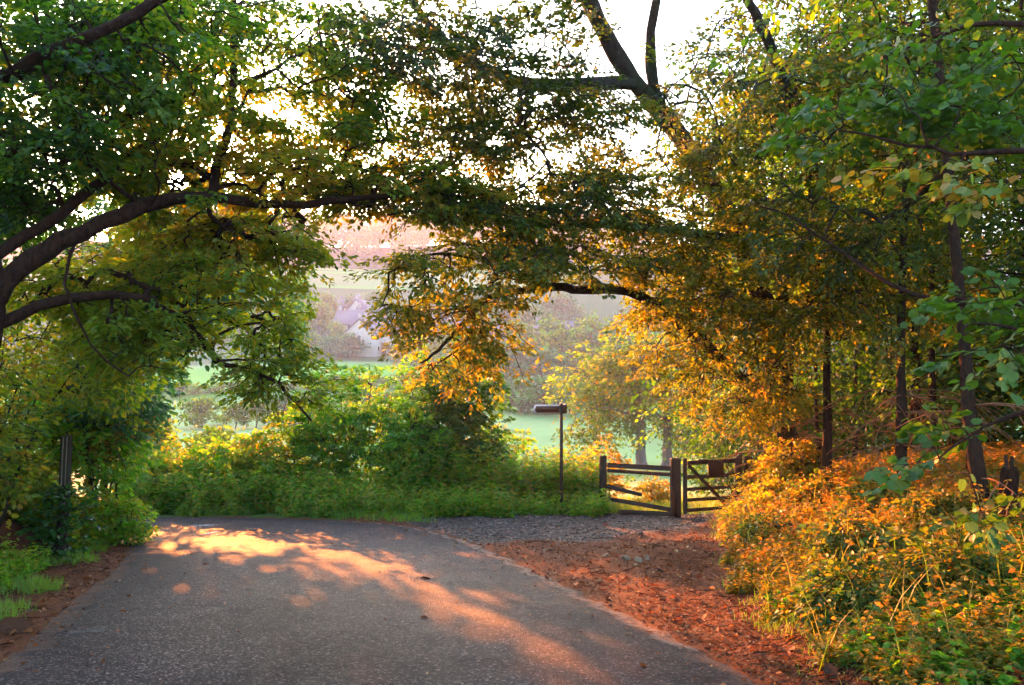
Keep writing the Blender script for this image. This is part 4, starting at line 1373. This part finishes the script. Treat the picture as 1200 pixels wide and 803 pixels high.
for k, (px, pt, d, r, lb) in enumerate([(866, 534, 17.35, .085, "round-topped gate post half buried in gold shrubs"), (877, 535, 17.3, .07, "square gate post behind the round-topped one in gold shrubs")]):
    f = gz(at(px, 600, d))
    tz = at(px, pt, d)[2] - f[2]
    o = empty('gate_post', f, lb, 'post')
    if k == 0:
        MB().tube([[0, 0, -.1], [0, 0, .4], [0, 0, tz - .06], [0, 0, tz - .02], [0, 0, tz]], [r * 1.03, r, r * .97, r * .8, r * .35], 12).build('post', M['wood_v'], o, smooth=True)
        MB().tube([[-.09, -.02, tz - .3], [-.17, -.02, tz - .3]], .012, 6).build('hinge', M['sign_pole'], o)
    else:
        MB().box((0, 0, tz / 2 - .05), (.15, .13, tz + .1), jit=.003, chamfer=.012).build('post', M['wood_v'], o)
        MB().tube([[0, -.066, tz - .35], [0, -.078, tz - .35]], .014, 6).build('bolt', M['sign_pole'], o)

# fingerpost
fp = gz(at(658, 592, 17.8))
sg = empty('fingerpost', fp, "slim footpath fingerpost with a pointed arm, its backlit edge painted pale, beside the tall nettles", 'signpost')
tz = at(658, 473.5, 17.8)[2] - fp[2]
MB().tube([[0, 0, -.1], [0, 0, tz * .5], [0, 0, tz], [0, 0, tz + .015]], [.036, .035, .034, .02], 10).build('pole', M['sign_pole'], sg, smooth=True)


def prism(outline, y0, y1):
    n = len(outline)
    V = [[x_, y0, z_] for x_, z_ in outline] + [[x_, y1, z_] for x_, z_ in outline]
    F = [list(range(n)), list(range(2 * n - 1, n - 1, -1))] + [[i, i + n, (i + 1) % n + n, (i + 1) % n] for i in range(n)]
    return V, F


za, hh = tz - .115, .10
m_ = 18.4 / 1000
out = [(-.03, hh), (-.545, hh), (-.6, 0), (-.545, -hh), (-.03, -hh)]
V, F = prism([(x_, z_ + za) for x_, z_ in out], -.012, .012)
arm = MB().add(V, [f for f in F]).build('arm', M['rimlight_frame_pale'], sg)  # pale border left round the face is painted backlight
inn = [(-.035, hh * .7), (-.518, hh * .7), (-.552, 0), (-.518, -hh * .62), (-.035, -hh * .62)]
V, F = prism([(x_, z_ + za) for x_, z_ in inn], -.016, -.0125)
MB().add(V, F).build('arm_face', M['sign_brown'], arm)
V, F = prism([(-.12, za + .012), (-.40, za + .018), (-.40, za + .036), (-.12, za + .03)], -.019, -.0165)
MB().add(V, F).build('faded_legend', plain("faded_legend", (.26, .13, .08), .6), arm)
V, F = prism([(.03, hh + za), (.115, hh * 1.05 + za), (.115, -hh * .8 + za), (.03, -hh * .8 + za)], -.05, .25)
MB().add(V, F).build('arm', M['sign_brown'], sg)
MB().tube([[0, 0, za - .07], [0, 0, za - .045]], .043, 10).build('collar', M['sign_pole'], sg)
MB().tube([[0, 0, za + .05], [0, 0, za + .075]], .043, 10).build('collar', M['sign_pole'], sg)

# verge post with ivy
vp = ground_at(76, 11.4)
po = empty('verge_post', vp, "weathered wooden post with two pale stripes, wrapped in ivy", 'post')
tz = at(80, 510, 11.4)[2] - vp[2]
MB().box((.02, 0, tz / 2 - .05), (.125, .11, tz + .1), [[1, 0, .03], [0, 1, 0], [-.03, 0, 1]], jit=.005, chamfer=.018).build('post', M['wood_v'], po)
for dx in (.018, .068):
    MB().box((dx, -.059, tz - .38), (.014, .012, .72), [[1, 0, .03], [0, 1, 0], [-.03, 0, 1]]).build('batten', M['stub'], po)
rng_i = np.random.default_rng(161)
n_ = 130
Ci = np.stack([rng_i.normal(.0, .13, n_), rng_i.normal(-.05, .13, n_), tz * .62 * rng_i.random(n_) ** 1.5], 1)
Ci[:, :2] *= (1.5 - .8 * Ci[:, 2:] / tz)
Ci = Ci + vp
bush('ivy_plant', "dark ivy climbing the weathered wooden post", vp, (Ci, np.full(n_, .2)), 'lobed', 'leaf_dark', .055, 9, 5, 162, None, 'ivy', 'bark_dark', .14, .07, .3, droop=.4, stem_r=.009)

# ------------------------------------------------------------------ the valley
vr = np.random.default_rng(201)


def far_tree_mesh(seed, w, h, trunk_h, n, csize, t0, mat, bark='bark', blob=None):
    """A tree seen from afar: trunk, limbs and a crown of many leaf clumps round its boughs. Returns root at origin."""
    rng = np.random.default_rng(seed)
    root = bpy.data.objects.new('field_tree', None)
    COL.objects.link(root)
    P = [np.array([[0, 0, -.3], [.05 * w, 0, trunk_h], [.02 * w, .03 * w, h * .55], [-.03 * w, 0, h * .8]])]
    k = 9
    cs = []
    for i in range(k):
        a = i * 2.4 + rng.random()
        q = .35 + .6 * rng.random()
        z1 = trunk_h + (h - trunk_h) * (.12 + .8 * i / k)
        rr = w * .5 * (1 - .55 * (i / k) ** 1.5) * (.6 + .4 * rng.random())
        s = np.array([0, 0, z1 * .75])
        e = np.array([math.cos(a) * rr, math.sin(a) * rr, z1])
        P.append(np.array([s, s + (e - s) * .4 + [0, 0, .03 * h], s + (e - s) * .75 + [0, 0, .03 * h], e]))
        cs.append(e)
    cs.append(np.array([0, 0, h * .88]))
    P = np.array([smooth_poly(p, 8) for p in P])
    r0 = np.full(len(P), w * .011)
    r0[0] = w * .028
    V, F = tubes(P, r0[:, None] * np.linspace(1, .4, 8)[None], 7)
    nt = 7 * 8
    mesh_obj('trunk', V, F, M[bark], root, smooth=True)
    cs = np.array(cs)
    pick = rng.integers(len(cs), size=n)
    pos = cs[pick] + rng.normal(0, 1, (n, 3)) * np.array([w * .12, w * .12, h * .075])
    tn = np.clip(t0 + rng.normal(0, .12, len(cs))[pick] + rng.normal(0, .15, n), 0, 1)
    V, F, tn = leaf_mesh(pos, rng.normal(0, 1, (n, 3)), rng.normal(0, 1, (n, 3)) + [0, 0, .6], csize * (.6 + .8 * rng.random(n)), 'clump' if csize > .3 else 'diamond', tn)
    mesh_obj('crown', V, F, M[mat], root, attrs=dict(tint=tn))
    return root


protos = [far_tree_mesh(210, 8, 9, 1.6, 1300, .55, .35, 'leaf_oak'), far_tree_mesh(211, 7, 11, 2.2, 1300, .55, .45, 'leaf_oak'), far_tree_mesh(212, 9, 7, .8, 1300, .55, .25, 'leaf_blue'),
          far_tree_mesh(213, 6, 4.2, .3, 900, .4, .3, 'leaf_oak')]
used = [False] * 4
cnt_f = 0


def field_tree(kind, px, d, hpx, label, group, wx=1.0, name='field_tree', cat='tree'):
    global cnt_f
    pr = protos[kind]
    if used[kind]:
        o = copy_tree(pr)
    else:
        o = pr
        used[kind] = True
    o.name = name
    base_h = (9, 11, 7, 4.2)[kind]
    p = ground_at(px, d)
    s = hpx / 1000 * d / base_h
    o.location = [float(v) for v in p]
    o.scale = (s * wx, s * wx, s)
    o.rotation_euler = (0, 0, cnt_f * 2.1)
    cnt_f += 1
    tag(o, label, cat, group)
    return o


# pale alders in the pasture, grown in full
for px, pxt, d, hb, seed, lb in ((752, 742, 46, 425, 221, "pale-trunked alder in the pasture with boughs reaching over the fingerpost side"), (783, 786, 47, 470, 222, "second pale-trunked alder standing close to the gate side of its twin")):
    b_ = ground_at(px, d)
    tp = A((px - 1, 530, d), (px - 2, 490, d), (px - 6, 455, d), (pxt, hb, d), (pxt - 8, hb - 40, d))
    lm = [('trunk', [b_] + tp, .32, .07), ('limb', A((px - 2, 492, d), (px - 18, 484, d - .5), (px - 50, 478, d - 1), (px - 80, 486, d - 1)), .07, .015), ('limb', A((px - 5, 462, d), (px - 40, 440, d), (px - 75, 436, d)), .06, .015),
          ('limb', A((px - 2, 480, d), (px + 25, 455, d + .5), (px + 50, 450, d + 1)), .06, .015)]
    bl = [(px - 55, 455, 48, 40, d - 1.8, d + 1.5, 105, .5), (px - 10, 418, 60, 30, d - 1.8, d + 1.8, 100, .45), (px + 30, 450, 44, 40, d - 1, d + 2, 80, .35), (px - 62, 500, 30, 16, d - 1.5, d + .5, 24, .55), (px + 44, 500, 26, 26, d + .5, d + 2, 26, .45)]
    grow_tree('alder_tree', lb, 'tree', b_, lm, bl, 'oval', 'leaf_blue' if seed == 222 else 'leaf_oak', 'bark_pale', size=.24, m=20, slen=1.2, swid=.6, seed=seed, twig_r=.012, tvar=.35)

fg = "trees and bushes of the nearer hedgerow in the valley"
field_tree(3, 250, 42, 52, "russet rounded bush standing alone beyond the low hedge", fg, 1.05, 'field_bush', 'bush')
field_tree(1, 186, 36, 82, "pale green tree beyond the bend next to the russet bush", fg, .9)
field_tree(1, 150, 40, 90, "hazy tree at the far end of the low hedge", fg, .9)
for k, (px, h, lb) in enumerate([(300, 32, "dark grey-green tree in the hedgerow behind the oak's drooping spray"), (335, 36, "hazy tree in the hedgerow beneath the drooping spray"), (372, 30, "low hedgerow tree just behind the rising hedge"),
                             (276, 30, "hedgerow tree behind the russet rounded bush"), (355, 28, "small hedgerow tree between two taller ones under the drooping spray"), (235, 34, "hedgerow tree above the russet bush's shoulder")]):
    field_tree((0, 2, 3)[k % 3], px, 98 + 3 * (k % 3), h, lb, fg, 1.1)
for k, (px, w) in enumerate([(405, 1), (432, 1.2), (458, 1), (484, 1.2), (510, 1), (536, 1.2)]):
    field_tree(3, px, 122 + k % 2, 17 + 5 * (k % 2), "hedge bush in the line below the bright green field", "bushes lining the bright green field", 1.3 * w, 'field_bush', 'bush')
for k in range(15):
    field_tree(3, 150 + k * 30, 146 + k % 2, 10 + 3 * (k % 3), "low bush along the upper edge of the pale pasture", "bushes along the pasture edge", 2.0, 'field_bush', 'bush')
cg = "trees of the copse across the pasture"
for k, (px, d, h, kd) in enumerate([(610, 112, 38, 2), (640, 108, 44, 2), (668, 112, 40, 0), (590, 116, 30, 2), (700, 116, 50, 0), (730, 118, 52, 1), (780, 112, 60, 0), (830, 105, 62, 1), (860, 90, 70, 0), (560, 120, 30, 3),
                                  (880, 75, 72, 1), (815, 72, 58, 2), (845, 60, 55, 2), (830, 48, 46, 3)]):
    field_tree(kd, px, d, h, ["dark rounded tree of the copse behind the fingerpost arm", "hazy copse tree behind the pale-trunked alders and the gate"][px > 690], cg, 1.25)
mg = "trees on the slope above the copse"
for k, (px, d, h, kd) in enumerate([(600, 155, 50, 2), (632, 150, 46, 2), (660, 160, 60, 0), (690, 165, 70, 1), (720, 160, 66, 2), (575, 160, 46, 0), (550, 165, 50, 2), (640, 175, 60, 0), (610, 178, 56, 1), (530, 178, 50, 0), (740, 175, 70, 0), (770, 170, 70, 1),
                                  (800, 165, 70, 2), (480, 182, 30, 2)]):
    field_tree(kd, px, d, h, "rounded green tree on the slope above the dark copse", mg, 1.15)
vg = "trees between the village houses"
for k, (px, d, h, kd) in enumerate([(385, 248, 40, 1), (362, 252, 34, 0), (408, 256, 30, 0), (345, 250, 34, 2), (440, 262, 32, 2), (372, 230, 38, 0), (395, 205, 34, 1), (408, 194, 28, 2), (386, 194, 24, 2), (330, 240, 36, 0), (470, 240, 34, 1), (500, 250, 40, 0), (530, 230, 36, 2),
                                  (560, 225, 40, 1), (590, 235, 44, 0), (455, 200, 14, 3), (300, 230, 40, 1), (270, 225, 40, 2), (620, 230, 44, 1), (655, 240, 46, 2), (352, 214, 28, 0), (424, 236, 22, 3), (446, 222, 20, 3), (365, 196, 26, 0)]):
    field_tree(kd, px, d, h, "mauve hazy tree among the village roofs", vg, 1.0)
hg = "trees along the skyline wood"
for k in range(30):
    px = 190 + k * 19
    d = 372 + 14 * (k % 3)
    field_tree((0, 1, 2)[k % 3], px, d, 26 + 7 * ((k * 7) % 3), "faint pink tree of the skyline wood above the yellow field", hg, 1.35)
for k in range(26):
    px = 150 + k * 24
    field_tree((0, 2, 1)[k % 3], px, 405 + 10 * (k % 2), 24 + 6 * ((k * 5) % 3), "faint pink tree of the skyline wood above the yellow field", hg, 1.5)


# village
def house(px, d, W, D, eave, ridge, rz, label, wall='house_wall', chim=1, win=2):
    p = ground_at(px, d)
    r = empty('village_house', p, label, 'house', 'houses of the hillside village', rz)
    w2, d2 = W / 2, D / 2
    V = [[-w2, -d2, -1.5], [w2, -d2, -1.5], [w2, d2, -1.5], [-w2, d2, -1.5], [-w2, -d2, eave], [w2, -d2, eave], [w2, d2, eave], [-w2, d2, eave], [-w2, 0, ridge - .12], [w2, 0, ridge - .12]]
    F = [[0, 1, 5, 4], [2, 3, 7, 6], [1, 2, 6, 9, 5], [3, 0, 4, 8, 7], [3, 2, 1, 0]]
    wl_ = MB().add(V, F).build('wall', M[wall], r)
    o = .35
    sl = (ridge - eave) / d2
    V, F = [], []
    prof = [(-d2 - o, eave - sl * o), (0, ridge), (d2 + o, eave - sl * o), (d2 + o, eave - sl * o + .22), (0, ridge + .25), (-d2 - o, eave - sl * o + .22)]
    V = [[-w2 - o, y_, z_] for y_, z_ in prof] + [[w2 + o, y_, z_] for y_, z_ in prof]
    F = [[0, 1, 4, 5], [1, 2, 3, 4], [11, 10, 7, 6], [10, 9, 8, 7]] + [[i, i + 6, (i + 1) % 6 + 6, (i + 1) % 6] for i in range(6)]
    rf = MB().add(V, F).build('roof', M['house_roof'], r)
    for k in range(chim):
        xx = (w2 - .5) * (1 if k else -1)
        MB().box((xx, 0, ridge + .5), (.7, .6, 1.7)).build('chimney', M['house_stone'], rf)
    for fl in range(2 if eave > 4 else 1):
        for k in range(win):
            xx = -w2 + W * (k + .5) / win
            fr = MB().box((xx, -d2 - .02, 1.3 + 2.5 * fl), (1.15, .12, 1.25)).build('window', M['rimlight_frame_pale'], r)
            MB().box((xx, -d2 - .07, 1.3 + 2.5 * fl), (.95, .06, 1.05)).build('pane', M['window'], fr)
    for sg_ in (-1, 1):
        fr = MB().box((sg_ * (w2 + .02), 0, 1.3 + (2.5 if eave > 4 else 0)), (.12, 1.1, 1.2)).build('window', M['rimlight_frame_pale'], r)
        MB().box((sg_ * (w2 + .07), 0, 1.3 + (2.5 if eave > 4 else 0)), (.06, .9, 1.0)).build('pane', M['window'], fr)
    MB().box((.3, -d2 - .03, .45), (.95, .1, 2.1)).build('door', M['board'], r)
    return r


house(428, 200, 7, 8, 4.6, 8.0, R(75), "white gabled house at the lower edge of the village, above the bright green field")
house(448, 203, 9, 7, 4.8, 8.2, R(8), "pale house next to the lowest white gabled one", chim=2)
house(415, 222, 9, 7, 4.6, 8.2, R(-12), "long-roofed house just above the lowest white gabled one", 'house_stone', 2, 3)
house(440, 232, 10, 7, 4.6, 8.0, R(15), "slate-roofed house in the middle of the village", 'house_stone', 1, 3)
house(425, 248, 8, 7, 4.6, 8.2, R(70), "gabled pale house in the upper village below the mauve trees")
house(402, 256, 10, 7, 4.5, 7.6, R(5), "highest village house, roof just under the yellow field", 'house_wall', 2, 3)
house(462, 240, 9, 7, 4.6, 8.0, R(-8), "slate-roofed village house at the golden bough's edge", 'house_stone')
house(500, 214, 10, 7, 4.6, 8.0, R(12), "grey house glimpsed through the golden leaves below the bough", 'house_stone', 2, 3)
house(590, 196, 11, 7, 4.6, 8.0, R(4), "pale-walled house seen under the bough at the copse's end of the village", 'house_wall', 1, 3)
house(545, 205, 9, 7, 4.6, 8.0, R(-6), "slate house glimpsed through the bough's middle leaves", 'house_stone', 1, 2)
house(340, 222, 9, 7, 4.6, 8.0, R(10), "pale house glimpsed through the oak's drooping spray", 'house_wall', 1, 2)
house(650, 205, 9, 7, 4.6, 8.0, R(-10), "dim house under the beech bough near the copse", 'house_stone', 1, 2)

# ------------------------------------------------------------------ haze
HZ = dict(x=(-642, 642), y=(-57, 660), z=(-10, 92))
hb = MB()
Vh = [[x_, y_, z_] for z_ in HZ['z'] for (x_, y_) in ((HZ['x'][0], HZ['y'][0]), (HZ['x'][1], HZ['y'][0]), (HZ['x'][1], HZ['y'][1]), (HZ['x'][0], HZ['y'][1]))]
hb.add(Vh, [[3, 2, 1, 0], [4, 5, 6, 7], [0, 1, 5, 4], [1, 2, 6, 5], [2, 3, 7, 6], [3, 0, 4, 7]])
t = NT("valley_haze")
pv = t.n("ShaderNodeVolumePrincipled")
pv.inputs["Color"].default_value = (.76, .8, .96, 1)
pv.inputs["Density"].default_value = HAZE_D
pv.inputs["Anisotropy"].default_value = HAZE_G
t.l(pv.outputs[0], t.out.inputs["Volume"])
hz = hb.build('haze', t.m)
tag(hz, kind='stuff')

# ------------------------------------------------------------------ light
w = bpy.data.worlds.new("World")
scene.world = w
w.use_nodes = True
nt = w.node_tree
nt.nodes.clear()
wo = nt.nodes.new("ShaderNodeOutputWorld")
bg = nt.nodes.new("ShaderNodeBackground")
sky = nt.nodes.new("ShaderNodeTexSky")
sky.sky_type = 'NISHITA'
sky.sun_disc = False
sky.sun_elevation = SUN_EL
sky.sun_rotation = SUN_AZ
sky.air_density = 1.2
sky.dust_density = 3.0
sky.ozone_density = 3.0
bg.inputs[1].default_value = SKY_S
nt.links.new(sky.outputs[0], bg.inputs[0])
# the sun's own disc in the sky
tc = nt.nodes.new("ShaderNodeTexCoord")
dt = nt.nodes.new("ShaderNodeVectorMath")
dt.operation = 'DOT_PRODUCT'
dt.inputs[1].default_value = [float(v) for v in SUN]
nt.links.new(tc.outputs["Generated"], dt.inputs[0])
gt = nt.nodes.new("ShaderNodeMath")
gt.operation = 'GREATER_THAN'
gt.inputs[1].default_value = math.cos(R(.42))
nt.links.new(dt.outputs["Value"], gt.inputs[0])
ml = nt.nodes.new("ShaderNodeMath")
ml.operation = 'MULTIPLY'
ml.inputs[1].default_value = 60
nt.links.new(gt.outputs[0], ml.inputs[0])
bg2 = nt.nodes.new("ShaderNodeBackground")
bg2.inputs[0].default_value = (1, .55, .16, 1)
nt.links.new(ml.outputs[0], bg2.inputs[1])
ad = nt.nodes.new("ShaderNodeAddShader")
nt.links.new(bg.outputs[0], ad.inputs[0])
nt.links.new(bg2.outputs[0], ad.inputs[1])
nt.links.new(ad.outputs[0], wo.inputs[0])

ld = bpy.data.lights.new("sun", 'SUN')
ld.energy = SUN_S
ld.angle = R(.5)
ld.color = SUN_C
lo = bpy.data.objects.new("sun", ld)
COL.objects.link(lo)
lo.rotation_euler = Vector([-float(v) for v in SUN]).to_track_quat('-Z', 'Y').to_euler()
lo.location = (-20, 40, 20)

# ------------------------------------------------------------------ render settings
vs = scene.view_settings
scene.display_settings.display_device = 'sRGB'
vs.view_transform = 'Standard'
vs.look = 'None'
vs.exposure = EXPO
vs.gamma = 1
cy = scene.cycles
cy.use_denoising = True
cy.denoiser = 'OPENIMAGEDENOISE'
cy.max_bounces = 8
cy.diffuse_bounces = 4
cy.transmission_bounces = 5
cy.glossy_bounces = 2
cy.transparent_max_bounces = 8
cy.volume_bounces = 0
cy.caustics_reflective = False
cy.caustics_refractive = False
cy.sample_clamp_indirect = 6
cy.use_adaptive_sampling = True
cy.adaptive_threshold = .02
